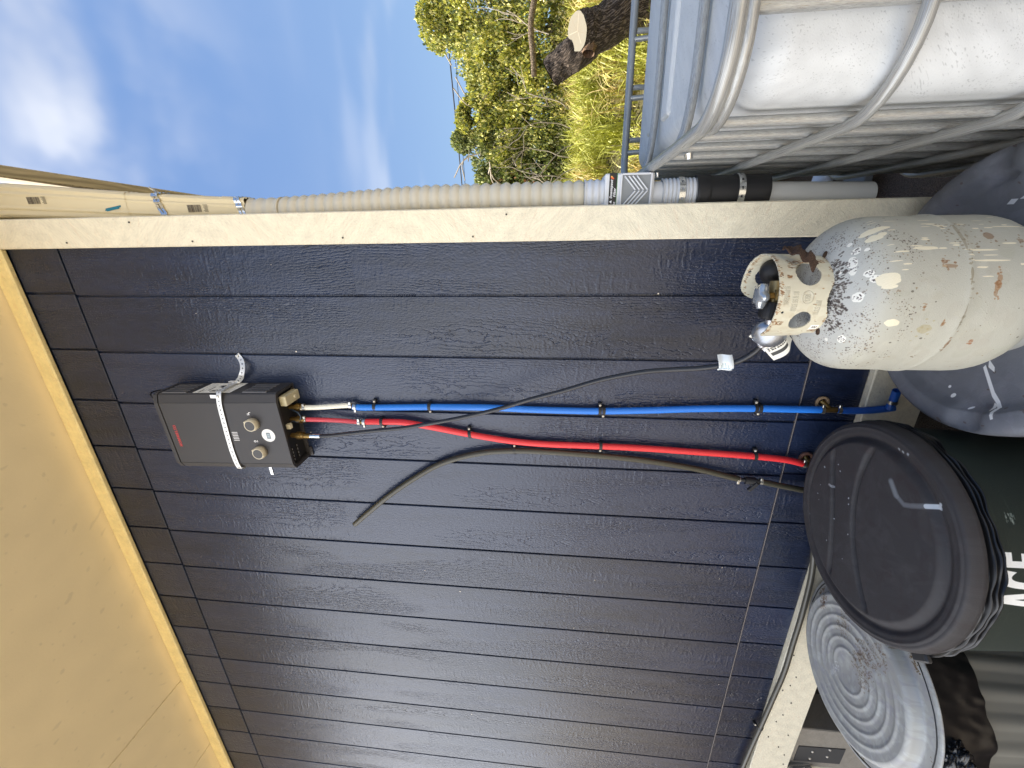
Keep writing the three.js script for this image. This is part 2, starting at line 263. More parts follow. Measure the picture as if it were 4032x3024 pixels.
// ------------------------------------------------------------------ downspout at the shed corner
{
  const pvc = M(0.66, 0.565, 0.36, 0.5), pvcFlex = M(0.57, 0.53, 0.425, 0.55), white = M(0.62, 0.63, 0.64, 0.5), gray = M(0.55, 0.55, 0.52, 0.5);
  const t = thing('downspout', 'cream corrugated downspout with ribbed flexible pipe, leaf filter and black coupling beside the corner trim', 'downspout');
  // upper ribbed pipe: rounded rectangle swept down a leaning line
  const sec = (a, w, d) => { const c = Math.cos(a), s = Math.sin(a), e = 0.42; let x = Math.sign(c) * Math.pow(Math.abs(c), e) * w, z = Math.sign(s) * Math.pow(Math.abs(s), e) * d; const f = Math.abs(s) > Math.abs(c) ? Math.cos(x / w * Math.PI * 5) : Math.cos(z / d * Math.PI * 5); return [x * (1 + 0.05 * f), z * (1 + 0.05 * f)]; };
  const sweep = (y0, y1, n, cx, cz, w, d, fn = null) => { const pos = [], idx = [], uv = [], m = 160; for (let j = 0; j <= n; j++) { const y = y0 + (y1 - y0) * j / n, k = fn ? fn(j / n) : 1; for (let i = 0; i <= m; i++) { const [x, z] = sec(i / m * 2 * Math.PI, w(y) * k, d(y) * k); pos.push(cx(y) + x, y, cz(y) + z); uv.push(i / m, y); } } for (let j = 0; j < n; j++) for (let i = 0; i < m; i++) { const a = j * (m + 1) + i, b = a + m + 1; idx.push(a, b, a + 1, b, b + 1, a + 1); } const g = new THREE.BufferGeometry(); g.setAttribute('position', new THREE.Float32BufferAttribute(pos, 3)); g.setAttribute('uv', new THREE.Float32BufferAttribute(uv, 2)); g.setIndex(idx); g.computeVertexNormals(); return g; };
  const cxU = (y) => 0.048 + 0.058 * clamp((y - 2.52) / 0.9) , cz = () => -0.055, wU = (y) => 0.043 + 0.008 * clamp((y - 3) / 0.4), dU = () => 0.036;
  part('upper_pipe', sweep(3.02, 3.9, 24, cxU, cz, wU, dU), pvc, t);
  part('joint_sleeve', sweep(2.98, 3.07, 4, (y) => cxU(y) , cz, () => 0.0432, () => 0.0372), pvc, t);
  part('upper_pipe', sweep(2.60, 3.02, 16, cxU, cz, () => 0.0412, dU), pvc, t);
  part('joint_sleeve', sweep(2.575, 2.66, 4, cxU, cz, () => 0.0425, () => 0.037), pvc, t);
  const band = (y, h, r, dx = 0) => sheet(120, 10, (u, v) => { const a = u * 2 * Math.PI; const [x, z] = sec(a, r, r * 0.88); return V(cxU(y) + x + dx, y + h * (v - 0.5) + 0.35 * x, -0.055 + z); }, (u, v) => { const k = u * 26, f = k - Math.floor(k) - 0.5; return Math.hypot(f * 0.01, (v - 0.5) * h) > 0.0028; }, 0.0015);
  const st = part('strap', band(2.86, 0.022, 0.0455), steel, t); part('screw', rod([cxU(2.86) + 0.046, 2.876, -0.04], [cxU(2.86) + 0.062, 2.886, -0.02], 0.003), steel, st);
  part('strap', band(2.585, 0.02, 0.0445), steel, t);
  // printed bar codes and a blue ink mark on the plastic
  const code = canvas(128, 64, (x, w, h) => { x.clearRect(0, 0, w, h); const r = rng(3); x.fillStyle = '#4a3f30'; for (let i = 0; i < 24; i++) x.fillRect(44 + i * 3.4, 6, 1 + r() * 2, h - 12); for (let i = 0; i < 7; i++) x.fillRect(4, 6 + i * 8, 30 - r() * 10, 3); });
  const codeM = new THREE.MeshStandardMaterial({ map: code, transparent: true, roughness: 0.6, side: THREE.DoubleSide });
  for (const y of [3.30, 2.735]) part('bar_code', new THREE.PlaneGeometry(0.075, 0.026).rotateZ(Math.PI / 2).translate(cxU(y) + 0.005, y, -0.055 + 0.0385), codeM, t);
  part('ink_mark', new THREE.PlaneGeometry(0.014, 0.075).rotateZ(0.15).translate(cxU(3.03) - 0.008, 3.03, -0.0155), new THREE.MeshStandardMaterial({ transparent: true, roughness: 0.6, side: THREE.DoubleSide, map: canvas(32, 128, (x, w, h) => { x.clearRect(0, 0, w, h); const r = rng(6); x.strokeStyle = 'rgba(20,110,130,0.8)'; for (let i = 0; i < 16; i++) { x.lineWidth = 2 + r() * 5; x.beginPath(); x.moveTo(8 + r() * 16, 10 + r() * 30); x.lineTo(8 + r() * 16, 80 + r() * 40); x.stroke(); } }) }), t);
  // flexible pipe: rings, closer curve at the top, opened out below
  const prof = (y0, y1, n, rx) => { const a = []; for (let i = 0; i < n; i++) { const ya = y1 + (y0 - y1) * i / n, st = (y0 - y1) / n; a.push([0.0385, ya], [0.0395, ya + st * 0.06], [0.0430, ya + st * 0.22], [0.0457, ya + st * 0.48], [0.0432, ya + st * 0.74], [0.0395, ya + st * 0.94]); } a.push([0.0385, y0]); return a; };
  const bend = (g, f) => { const p = g.attributes.position; for (let i = 0; i < p.count; i++) p.setXYZ(i, p.getX(i) + f(p.getY(i)), p.getY(i), p.getZ(i) * 0.9); g.computeVertexNormals(); return g; };
  const fx = (y) => 0.050 + 0.022 * sst(2.55, 1.95, y);
  part('flexible_pipe', mv(bend(revolve(prof(2.47, 1.53, 31), 40), fx), 0, 0, -0.055), pvcFlex, t);
  const cuff = (y0, y1, r, name, m, rings = 0) => { const a = [[r * 0.92, y0]]; const ns = rings ? rings * 8 : 4; for (let i = 0; i <= ns; i++) { const k = i / ns; a.push([r + (rings ? 0.0022 * Math.cos(k * rings * 2 * Math.PI) : 0), y0 + (y1 - y0) * k]); } a.push([r * 0.92, y1]); return part(name, mv(bend(revolve(a, 40), fx), 0, 0, -0.055), m, t); };
  cuff(2.47, 2.575, 0.0425, 'pipe_cuff', pvcFlex, 3); cuff(1.475, 1.53, 0.0445, 'pipe_cuff', white, 3);
  // filter housing with chevron grille and printed band
  const fh = part('filter_housing', new RoundedBoxGeometry(0.112, 0.135, 0.10, 3, 0.006).translate(0.072, 1.408, -0.062), white, t);
  for (let i = -4; i <= 4; i++) for (const s of [-1, 1]) { const y = 1.395 + i * 0.011; const b = cbox(0.048, 0.0036, 0.006, 0.001); mv(b, 0.083 + s * 0.019, y - 0.01, -0.0085, 0, 0, s * 0.72); if (y > 1.374 && y < 1.422) part('grille_bar', b, white, fh); }
  part('grille_recess', box(0.045, 0.124, 1.352, 1.428, -0.012, -0.0105, 0.0005), M(0.22, 0.23, 0.23, 0.6), fh);
  for (const [x0, x1, y0, y1] of [[0.042, 0.126, 1.428, 1.433], [0.042, 0.126, 1.347, 1.352], [0.122, 0.127, 1.352, 1.428]]) part('grille_frame', box(x0, x1, y0, y1, -0.0125, -0.006, 0.001), white, fh);
  const lab = canvas(512, 96, (x, w, h) => { x.fillStyle = '#0c0d0e'; x.fillRect(0, 0, w, h); x.fillStyle = '#f4f4f4'; x.font = 'bold italic 40px sans-serif'; x.fillText('Flex', 40, 42); x.fillText('Grate', 66, 84); x.fillText('Downspout', 215, 42); x.fillText('Filter', 230, 84); x.beginPath(); x.moveTo(155, 38); x.lineTo(180, 10); x.lineTo(196, 40); x.fill(); x.fillStyle = '#c8552a'; x.beginPath(); x.ellipse(455, 34, 13, 22, 0.5, 0, 7); x.fill(); x.fillStyle = '#e8a04a'; x.beginPath(); x.ellipse(470, 26, 8, 14, 0.5, 0, 7); x.fill(); x.fillStyle = '#2d7a2a'; x.fillRect(0, 90, w, 6); });
  part('label_band', new THREE.PlaneGeometry(0.112, 0.022).translate(0.0725, 1.452, -0.0113), new THREE.MeshStandardMaterial({ map: lab, roughness: 0.4 }), fh);
  cuff(1.31, 1.34, 0.036, 'filter_neck', white);
  cuff(1.215, 1.312, 0.0415, 'threaded_collar', white, 9);
  const cb = part('strap', sheet(90, 10, (u, v) => V(fx(1.2) + 0.0455 * Math.sin(u * 6.2832), 1.262 + 0.016 * (v - 0.5), -0.055 + 0.042 * Math.cos(u * 6.2832)), (u, v) => { const k = u * 12, f = k - Math.floor(k) - 0.5; return Math.hypot(f * 0.02, (v - 0.5) * 0.016) > 0.0032; }, 0.0015), steel, t);
  const rc = cuff(1.115, 1.218, 0.0465, 'rubber_coupling', rubber); cuff(1.185, 1.222, 0.0495, 'rubber_coupling', rubber); cuff(1.03, 1.115, 0.0480, 'rubber_coupling', rubber);
  part('clamp_band', sheet(90, 12, (u, v) => V(fx(1.1) + 0.0505 * Math.sin(u * 6.2832), 1.106 + 0.017 * (v - 0.5), -0.055 + 0.0455 * Math.cos(u * 6.2832)), (u, v) => { const k = u * 14, f = k - Math.floor(k) - 0.5; return Math.hypot(f * 0.02, (v - 0.5) * 0.017) > 0.0028; }, 0.0015), steel, t);
  part('drain_pipe', [rod([0.066, 1.04, -0.06], [0.058, 0.755, -0.06], 0.034, 0.034, 28)], gray, t);
}

// ------------------------------------------------------------------ water heater
{
  const hm = M(0.040, 0.039, 0.042, 0.52, 0.1, { bumpMap: again(paintBump, 6, 6), bumpScale: 0.0004 });
  const t = thing('water_heater', 'charcoal tankless gas water heater with two cream knobs, hung on the navy wall', 'water heater', [-0.659, 2.53, 0]); t.rotation.z = 0.030;
  const s = new THREE.Shape([[-0.147, 0], [-0.147, 0.090], [-0.143, 0.0965], [-0.122, 0.1065], [0.116, 0.1065], [0.1425, 0.0985], [0.147, 0.092], [0.147, 0]].map(([x, z]) => new THREE.Vector2(x, -z)));
  const hole = new THREE.Path([[-0.139, -0.004], [0.139, -0.004], [0.139, -0.088], [0.112, -0.0985], [-0.118, -0.0985], [-0.139, -0.088]].map(([x, z]) => new THREE.Vector2(x, z)));
  const sh = s.clone(); sh.holes.push(hole);
  const ext = (shape, d) => new THREE.ExtrudeGeometry(shape, { depth: d, bevelEnabled: true, bevelSize: 0.0012, bevelThickness: 0.0012, bevelSegments: 2, curveSegments: 4 }).rotateX(-Math.PI / 2);
  const bodyM = part('casing', [ext(sh, 0.44), ext(s, 0.012).translate(0, 0.447, 0)], hm, t);
  part('bottom_plate', box(-0.138, 0.138, 0.012, 0.016, 0.004, 0.094, 0.001), blackPlastic, t);
  for (const x of [-0.1225, 0.1155]) part('panel_seam', box(x - 0.0008, x + 0.0008, 0.004, 0.452, 0.1058, 0.1085, 0.0003), M(0.02, 0.02, 0.02, 0.6), t);
  const louv = M(0.10, 0.10, 0.105, 0.4);
  for (const [y0, y1] of [[0.335, 0.43], [0.035, 0.125]]) for (let i = 0; i < 5; i++) part('louvre', box(0.1470, 0.1512, y0, y1, 0.018 + i * 0.0165, 0.0275 + i * 0.0165, 0.001), louv, t);
  // sticker on the right side
  const lab = canvas(256, 320, (x, w, h) => { x.fillStyle = '#efeee6'; x.fillRect(0, 0, w, h); x.fillStyle = '#222'; x.fillRect(14, 40, 70, 12); x.fillRect(60, 92, 96, 11); const r = rng(8); x.fillStyle = '#8d8b84'; for (let j = 0; j < 30; j++) { const y = 22 + j * 10; if ((y > 36 && y < 60) || (y > 85 && y < 190)) continue; for (let i = 0; i < 14; i++) if (r() > 0.2) x.fillRect(12 + i * 17, y, 13, 3); } x.strokeStyle = '#222'; x.lineWidth = 5; x.beginPath(); x.arc(52, 150, 28, 0, 7); x.stroke(); x.fillStyle = '#222'; x.fillRect(38, 132, 26, 34); x.beginPath(); x.moveTo(130, 176); x.lineTo(150, 120); x.lineTo(166, 150); x.lineTo(184, 116); x.lineTo(200, 178); x.fill(); });
  part('label', new THREE.PlaneGeometry(0.092, 0.142).rotateY(Math.PI / 2).translate(0.1496, 0.238, 0.051), new THREE.MeshStandardMaterial({ map: lab, roughness: 0.5, side: THREE.DoubleSide }), t);
  // front print
  const dec = (name, w, h, cx, cy, draw, px = 256) => part(name, new THREE.PlaneGeometry(w, h).translate(cx, cy, 0.1083), new THREE.MeshStandardMaterial({ map: canvas(px, Math.round(px * h / w), draw), transparent: true, roughness: 0.5 }), t);
  dec('brand_print', 0.09, 0.018, -0.012, 0.414, (x, w, h) => { x.clearRect(0, 0, w, h); x.fillStyle = '#c23a3a'; x.font = 'bold 44px sans-serif'; x.textAlign = 'center'; x.fillText('HOMMELTO', w / 2, h * 0.85, w * 0.96); });
  for (let i = 0; i < 6; i++) part('vent_bar', box(-0.029 + i * 0.0062, -0.0262 + i * 0.0062, 0.176, 0.198, 0.1062, 0.1078, 0.0004), M(0.75, 0.75, 0.75, 0.5), t);
  const ink = (x, w, h) => { x.clearRect(0, 0, w, h); x.strokeStyle = '#eee'; x.lineWidth = 9; };
  dec('tap_symbol', 0.014, 0.018, 0.076, 0.112, (x, w, h) => { ink(x, w, h); x.beginPath(); x.moveTo(w * 0.2, h * 0.15); x.lineTo(w * 0.2, h * 0.6); x.lineTo(w * 0.8, h * 0.6); x.lineTo(w * 0.8, h * 0.95); x.moveTo(w * 0.5, h * 0.6); x.lineTo(w * 0.5, h * 0.2); x.stroke(); }, 64);
  dec('flame_symbol', 0.014, 0.018, -0.031, 0.114, (x, w, h) => { ink(x, w, h); x.beginPath(); x.ellipse(w / 2, h * 0.3, w * 0.2, h * 0.22, 0, 0, 7); x.moveTo(w * 0.2, h * 0.8); x.lineTo(w * 0.8, h * 0.8); x.stroke(); }, 64);
  const knobM = M(0.62, 0.56, 0.42, 0.45), knobFace = M(0.05, 0.05, 0.053, 0.5);
  for (const [x, y] of [[0.0385, 0.103], [-0.071, 0.105]]) {
    const k = new THREE.Group(); k.name = 'knob'; k.position.set(x, y, 0.1066); t.add(k);
    part('grip', revolve([[0, 0], [0.0225, 0], [0.0222, 0.014], [0.0205, 0.022], [0.0185, 0.0225], [0.0175, 0.0212], [0, 0.0212]], 64, (a, r, yy) => [r > 0.0205 ? r + 0.0006 * Math.cos(a * 32) : r, yy]).rotateX(Math.PI / 2), knobM, k);
    part('cap', cyl(0.0172, 0.0172, 0.001, 32).rotateX(Math.PI / 2).translate(0, 0, 0.0222), knobFace, k);
    part('pointer', box(0.009, 0.024, -0.003, 0.003, 0.004, 0.0225, 0.001).rotateZ(0.9), knobM, k);
    for (const a of [2.2, -0.5, -1.1]) part('tick', box(0.025, 0.029, -0.0008, 0.0008, 0, 0.0008, 0.0002).rotateZ(a), M(0.8, 0.8, 0.8, 0.5), k);
  }
  const dsp = part('display', cyl(0.0245, 0.0245, 0.002, 48).rotateX(Math.PI / 2).translate(-0.0075, 0.061, 0.1072), M(0.78, 0.78, 0.76, 0.4), t);
  part('digits', new THREE.PlaneGeometry(0.024, 0.015).translate(-0.0085, 0.0605, 0.1086), new THREE.MeshStandardMaterial({ roughness: 0.3, map: canvas(128, 80, (x, w, h) => { x.fillStyle = '#66747c'; x.fillRect(0, 0, w, h); x.fillStyle = '#aab8be'; x.font = 'bold 70px monospace'; x.fillText('88', 22, 64); }) }), dsp);
  // underside: battery box, fittings, slots
  const bb = part('battery_box', new RoundedBoxGeometry(0.036, 0.026, 0.078, 3, 0.004).translate(0.108, -0.004, 0.041), M(0.58, 0.53, 0.36, 0.5), t);
  part('latch', rod([0.108, -0.016, 0.03], [0.108, -0.021, 0.03], 0.007, 0.006, 16), M(0.66, 0.61, 0.45, 0.5), bb);
  part('bottom_plug', [box(0.0, 0.018, -0.004, 0.012, 0.062, 0.076, 0.001)], M(0.7, 0.66, 0.5, 0.5), t);
  part('bottom_plug', new THREE.TorusGeometry(0.005, 0.002, 8, 20).rotateX(Math.PI / 2).translate(0.008, 0.01, 0.054), M(0.7, 0.7, 0.68, 0.4), t);
  for (const z of [0.05, 0.078]) { part('bottom_slot', box(-0.128, -0.072, 0.009, 0.0118, z - 0.004, z + 0.004, 0.001), M(0.003, 0.003, 0.003, 0.9), t); for (let i = 0; i < 4; i++) part('slot_glint', box(-0.124 + i * 0.014, -0.116 + i * 0.014, 0.008, 0.0125, z - 0.002, z + 0.002, 0.0005), M(0.25, 0.25, 0.25, 0.4, 0.6), t); }
  part('bottom_flange', box(-0.146, -0.11, -0.014, 0.0, 0.002, 0.006, 0.0006), hm, t);
  for (const [x, z, len] of [[0.066, 0.03, 0.04], [0.022, 0.04, 0.038], [-0.033, 0.058, 0.03]]) {
    const f = part('pipe_fitting', [rod([x, 0.012, z], [x, -len, z], 0.009, 0.009, 16)], brass, t);
    part('hex_nut', cyl(0.0138, 0.0138, 0.018, 6).translate(x, -len * 0.55, z), brass, f);
    part('hex_nut', cyl(0.012, 0.012, 0.013, 6).translate(x, -len * 0.98, z), brass, f);
  }
  part('drain_wire', tube([[0.06, 0.01, 0.034], [0.05, -0.03, 0.05], [0.034, -0.034, 0.05], [0.018, -0.02, 0.05], [0.02, 0.01, 0.046]], 0.0025, 30, 8), M(0.03, 0.05, 0.08, 0.4), t);
  part('hang_loop', tube([[0.128, 0.468, 0.012], [0.135, 0.492, 0.03], [0.143, 0.490, 0.075], [0.138, 0.470, 0.098], [0.122, 0.457, 0.1]], 0.0025, 40, 8), blackPlastic, t);
  part('side_bracket', box(-0.24, -0.2, 0.178, 0.19, 0.001, 0.003, 0.0005), steel, t);
}
// perforated strap round the heater
{
  const t = thing('hanger_strap', 'perforated steel strap across the front of the charcoal water heater, screwed to the wall', 'strap');
  const P = curve([[-0.408, 2.720, 0.002], [-0.418, 2.712, 0.004], [-0.432, 2.700, 0.012], [-0.452, 2.693, 0.024], [-0.474, 2.700, 0.028], [-0.494, 2.718, 0.02], [-0.506, 2.736, 0.018], [-0.5085, 2.741, 0.04], [-0.5085, 2.737, 0.08], [-0.509, 2.733, 0.104], [-0.516, 2.731, 0.111], [-0.548, 2.737, 0.113], [-0.61, 2.741, 0.1125], [-0.684, 2.744, 0.112], [-0.74, 2.744, 0.112], [-0.798, 2.738, 0.111], [-0.811, 2.735, 0.106], [-0.8115, 2.733, 0.02], [-0.83, 2.728, 0.004]]);
  const W = 0.0175, L = P.getLength(), nn = Math.round(L / 0.0016);
  const fr = P.computeFrenetFrames ? null : null;
  const g = sheet(nn, 14, (u, v) => { const p = P.getPointAt(clamp(u)), d = P.getTangentAt(clamp(u)); const w = V(0, 1, 0).addScaledVector(d, -d.y).normalize(); return p.addScaledVector(w, (v - 0.5) * W); }, (u, v) => { const k = u * L / 0.0165, f = (k - Math.floor(k) - 0.5) * 0.0165; return Math.hypot(f, (v - 0.5) * W) > 0.0029; }, 0.0014);
  part('strap_band', g, M(0.80, 0.81, 0.80, 0.42, 0.55), t);
  for (const [x, y, z] of [[-0.412, 2.717, 0.004], [-0.522, 2.735, 0.113]]) part('screw', new THREE.SphereGeometry(0.005, 10, 8).translate(x, y, z), steel, t);
  for (const g of [box(-0.53, -0.518, 2.738, 2.764, 0.110, 0.113, 0.0005), box(-0.507, -0.503, 2.742, 2.763, 0.012, 0.024, 0.0005)]) part('strap_tail', g, M(0.85, 0.85, 0.84, 0.4, 0.4), t);
}

// ------------------------------------------------------------------ hoses on the wall
const clipGeo = (() => { const g = []; g.push(new THREE.TorusGeometry(0.0135, 0.0028, 6, 16, Math.PI).scale(1, 1, 2.2).rotateX(-Math.PI / 2).rotateY(Math.PI).translate(0, 0, 0)); return merge(g); })();
function clip(parent, x, y, side, ang = 0, r = 0.0125, z = 0.018) {
  const c = new THREE.Group(); c.name = 'hose_clip'; c.position.set(x, y, 0); c.rotation.z = ang; parent.add(c);
  const m = 12, pts = []; for (let i = 0; i <= m; i++) { const a = Math.PI * i / m; pts.push([Math.cos(a) * (r + 0.0015), 0, z - 0.004 + Math.sin(a) * (r + 0.0015) + (i === 0 || i === m ? -0.010 : 0)]); }
  part('clip_band', sheet(36, 2, (u, v) => { const p = curve(pts).getPoint(clamp(u)); return p.add(V(0, (v - 0.5) * 0.011, 0)); }, () => true, 0.0028), blackPlastic, c);
  part('clip_foot', box(side * (r + 0.008) - 0.0065, side * (r + 0.008) + 0.0065, -0.006, 0.006, 0.0005, 0.014, 0.001), blackPlastic, c);
  part('nail', new THREE.SphereGeometry(0.0042, 10, 8).scale(1, 1, 0.6).translate(side * (r + 0.007), 0, 0.0155), nailMat, c);
}
function hoseClamp(parent, x, y, z, r, ang = 0, s = 1) {
  const c = part('hose_clamp', [cyl(r, r, 0.010, 20, true).rotateZ(ang).translate(x, y, z), box(-0.006, 0.006, -0.004, 0.004, -0.004, 0.004, 0.001).translate(x + s * r, y, z + 0.004)], clampMat, parent); return c;
}
{
  const t = thing('blue_hose', 'bright blue water hose clipped down the navy wall with a white top section', 'hose');
  part('hose', tube([[-0.590, 2.312, 0.020], [-0.593, 2.292, 0.018], [-0.592, 2.233, 0.018], [-0.588, 2.13, 0.018], [-0.584, 2.033, 0.018], [-0.582, 1.954, 0.018], [-0.580, 1.826, 0.018], [-0.583, 1.673, 0.018], [-0.582, 1.458, 0.018], [-0.575, 1.312, 0.018], [-0.564, 1.14, 0.018], [-0.558, 0.973, 0.018], [-0.557, 0.85, 0.018], [-0.556, 0.768, 0.018]], 0.0112, 120, 14), M(0.020, 0.19, 0.68, 0.4), t);
  part('hose', tube([[-0.555, 0.730, 0.018], [-0.556, 0.700, 0.02], [-0.549, 0.64, 0.028], [-0.538, 0.58, 0.03]], 0.0108, 30, 14), M(0.015, 0.10, 0.42, 0.42), t);
  tag(part('hose', tube([[-0.5935, 2.50, 0.032], [-0.592, 2.45, 0.031], [-0.587, 2.38, 0.028], [-0.583, 2.315, 0.022]], 0.0090, 30, 14), M(0.80, 0.78, 0.66, 0.45), t), 'short white hose section');
  part('brass_joint', [rod([-0.586, 2.322, 0.022], [-0.589, 2.298, 0.02], 0.007)], brass, t);
  hoseClamp(t, -0.5855, 2.318, 0.022, 0.0105); hoseClamp(t, -0.5905, 2.303, 0.02, 0.0122, 0, -1); hoseClamp(t, -0.5935, 2.488, 0.032, 0.0105);
  hoseClamp(t, -0.556, 0.772, 0.018, 0.0125); hoseClamp(t, -0.555, 0.724, 0.018, 0.0125);
  part('tee_fitting', [rod([-0.556, 0.775, 0.018], [-0.555, 0.720, 0.018], 0.0088), rod([-0.5555, 0.748, 0.018], [-0.536, 0.766, -0.004], 0.008)], brass, t);
  part('wall_seal', new THREE.TorusGeometry(0.016, 0.005, 8, 20).translate(-0.538, 0.766, 0.001), M(0.30, 0.20, 0.11, 0.8), t);
  part('hose', tube([[-0.535, 0.60, 0.04], [-0.51, 0.605, 0.05], [-0.47, 0.612, 0.06]], 0.0108, 20, 12), M(0.015, 0.10, 0.42, 0.42), t);
  hoseClamp(t, -0.512, 0.605, 0.05, 0.0125, 1.57);
  clip(t, -0.590, 2.232, 1, 0.05); clip(t, -0.583, 2.033, -1, -0.02); clip(t, -0.582, 1.452, 1); clip(t, -0.5815, 1.440, -1); clip(t, -0.558, 0.967, 1); clip(t, -0.558, 0.955, -1);
}
{
  const t = thing('red_hose', 'bright red water hose clipped down the navy wall left of the blue one', 'hose');
  part('hose', tube([[-0.649, 2.274, 0.018], [-0.647, 2.209, 0.018], [-0.6465, 2.137, 0.018], [-0.659, 2.049, 0.018], [-0.685, 1.9, 0.018], [-0.707, 1.744, 0.018], [-0.7135, 1.629, 0.018], [-0.714, 1.441, 0.018], [-0.716, 1.299, 0.018], [-0.723, 1.118, 0.018], [-0.731, 0.941, 0.018], [-0.741, 0.832, 0.018], [-0.7545, 0.776, 0.018]], 0.0108, 120, 14), M(0.76, 0.032, 0.036, 0.4), t);
  part('hose', tube([[-0.636, 2.50, 0.042], [-0.638, 2.46, 0.036], [-0.643, 2.38, 0.026], [-0.650, 2.30, 0.02]], 0.0080, 30, 14), M(0.55, 0.05, 0.07, 0.4), t);
  part('brass_joint', rod([-0.6505, 2.305, 0.02], [-0.649, 2.27, 0.018], 0.0068), brass, t);
  hoseClamp(t, -0.6508, 2.298, 0.02, 0.0098); hoseClamp(t, -0.6497, 2.279, 0.019, 0.012, 0, -1); hoseClamp(t, -0.6365, 2.488, 0.041, 0.0098);
  hoseClamp(t, -0.753, 0.782, 0.018, 0.0123, -0.3, 1);
  part('elbow_fitting', [rod([-0.7535, 0.785, 0.018], [-0.757, 0.757, 0.016], 0.0088), rod([-0.757, 0.762, 0.016], [-0.738, 0.770, -0.004], 0.009)], brass, t);
  part('wall_seal', new THREE.TorusGeometry(0.018, 0.006, 8, 20).translate(-0.741, 0.768, 0.001), M(0.22, 0.10, 0.06, 0.7), t);
  clip(t, -0.6475, 2.214, -1, 0.03); clip(t, -0.6855, 1.896, 1, 0.18); clip(t, -0.714, 1.442, -1); clip(t, -0.7315, 0.937, 1, 0.06);
}
{
  const t = thing('gas_hose', 'black gas hose crossing over the red and blue hoses to the propane tank', 'hose');
  part('hose', tube([[-0.692, 2.45, 0.058], [-0.690, 2.41, 0.058], [-0.677, 2.33, 0.06], [-0.657, 2.209, 0.064], [-0.642, 2.117, 0.069], [-0.621, 2.028, 0.075], [-0.586, 1.897, 0.085], [-0.544, 1.772, 0.1], [-0.503, 1.674, 0.115], [-0.469, 1.584, 0.13], [-0.419, 1.467, 0.155], [-0.385, 1.36, 0.18], [-0.372, 1.291, 0.195], [-0.36, 1.228, 0.215], [-0.344, 1.179, 0.235], [-0.326, 1.145, 0.25], [-0.301, 1.123, 0.265], [-0.272, 1.115, 0.285]], 0.0068, 160, 12), M(0.020, 0.020, 0.022, 0.38), t);
  part('ferrule', rod([-0.6925, 2.47, 0.058], [-0.6915, 2.432, 0.058], 0.0085), steel, t);
  part('hex_nut', rod([-0.693, 2.50, 0.058], [-0.6928, 2.47, 0.058], 0.0095, 0.0095, 6), brass, t);
  const tg = sheet(24, 10, (u, v) => { const a = (u - 0.5) * 2; const x = -0.345 + 0.006 * a * a; return V(x + (u < 0.5 ? 0.022 * (0.5 - u) * 2 * 1.4 - 0.004 : -0.018 * (u - 0.5) * 2), 1.176 + (v - 0.5) * 0.036 + 0.012 * (0.5 - u), 0.246 + 0.012 * Math.sin(u * 5) + 0.003 * Math.sin(v * 7)); }, () => true, 0.0006);
  part('paper_tag', tg, new THREE.MeshStandardMaterial({ side: THREE.DoubleSide, roughness: 0.45, map: canvas(128, 128, (x, w, h) => { x.fillStyle = '#e8eef0'; x.fillRect(0, 0, w, h); x.fillStyle = '#6f8f86'; const r = rng(4); for (let j = 0; j < 7; j++) x.fillRect(30 + r() * 10, 24 + j * 11, 30 + r() * 40, 4); x.fillStyle = '#7f9fc0'; x.fillRect(56, 0, 9, h); }) }), t);
  // regulator and its label at the tank end
  const rg = part('regulator', [mv(revolve([[0, -0.016], [0.012, -0.016], [0.034, -0.006], [0.036, 0], [0.034, 0.006], [0.028, 0.014], [0.012, 0.018], [0, 0.018]], 32), -0.245, 1.115, 0.300, 1.1, 0, 0.45)], M(0.34, 0.36, 0.39, 0.3, 0.85), t);
  part('regulator_neck', [rod([-0.25, 1.115, 0.3], [-0.192, 1.128, 0.318], 0.010), rod([-0.278, 1.116, 0.280], [-0.25, 1.118, 0.295], 0.009)], M(0.5, 0.5, 0.52, 0.35, 0.8), t);
  part('hand_nut', mv(revolve([[0.006, -0.02], [0.021, -0.018], [0.022, 0.012], [0.018, 0.02], [0.006, 0.02]], 48, (a, r, y) => [r > 0.02 ? r + 0.0009 * Math.cos(a * 24) : r, y]), -0.186, 1.132, 0.322, 0, 0, 1.45), rubber, t);
  const paper = canvas(256, 256, (x, w, h) => { x.fillStyle = '#e4e0d2'; x.fillRect(0, 0, w, h); x.fillStyle = '#3b3a36'; x.font = 'bold 26px sans-serif'; for (let j = 0; j < 16; j++) { const r = rng(j + 9); for (let i = 0; i < 12; i++) x.fillRect(16 + i * 19, 60 + j * 11, 9 + r() * 8, j < 2 ? 8 : 3); } x.fillRect(16, 28, 150, 20); });
  const warn = sheet(20, 20, (u, v) => V(-0.262 + 0.052 * u - 0.048 * v + 0.008 * Math.sin(v * 4), 1.140 - 0.036 * u - 0.062 * v + 0.006 * Math.sin(u * 5 + v * 3), 0.262 + 0.012 * Math.sin(u * 3.2) + 0.014 * v), () => true, 0.0005);
  part('warning_label', warn, new THREE.MeshStandardMaterial({ map: paper, side: THREE.DoubleSide, roughness: 0.6 }), t);
  part('warning_label', sheet(16, 12, (u, v) => V(-0.262 + 0.05 * u - 0.034 * v, 1.142 - 0.028 * u - 0.040 * v, 0.284 + 0.012 * Math.sin(u * 3 + v * 5)), (u, v) => u + v < 1.35, 0.0005), M(0.78, 0.8, 0.84, 0.4), t);
}
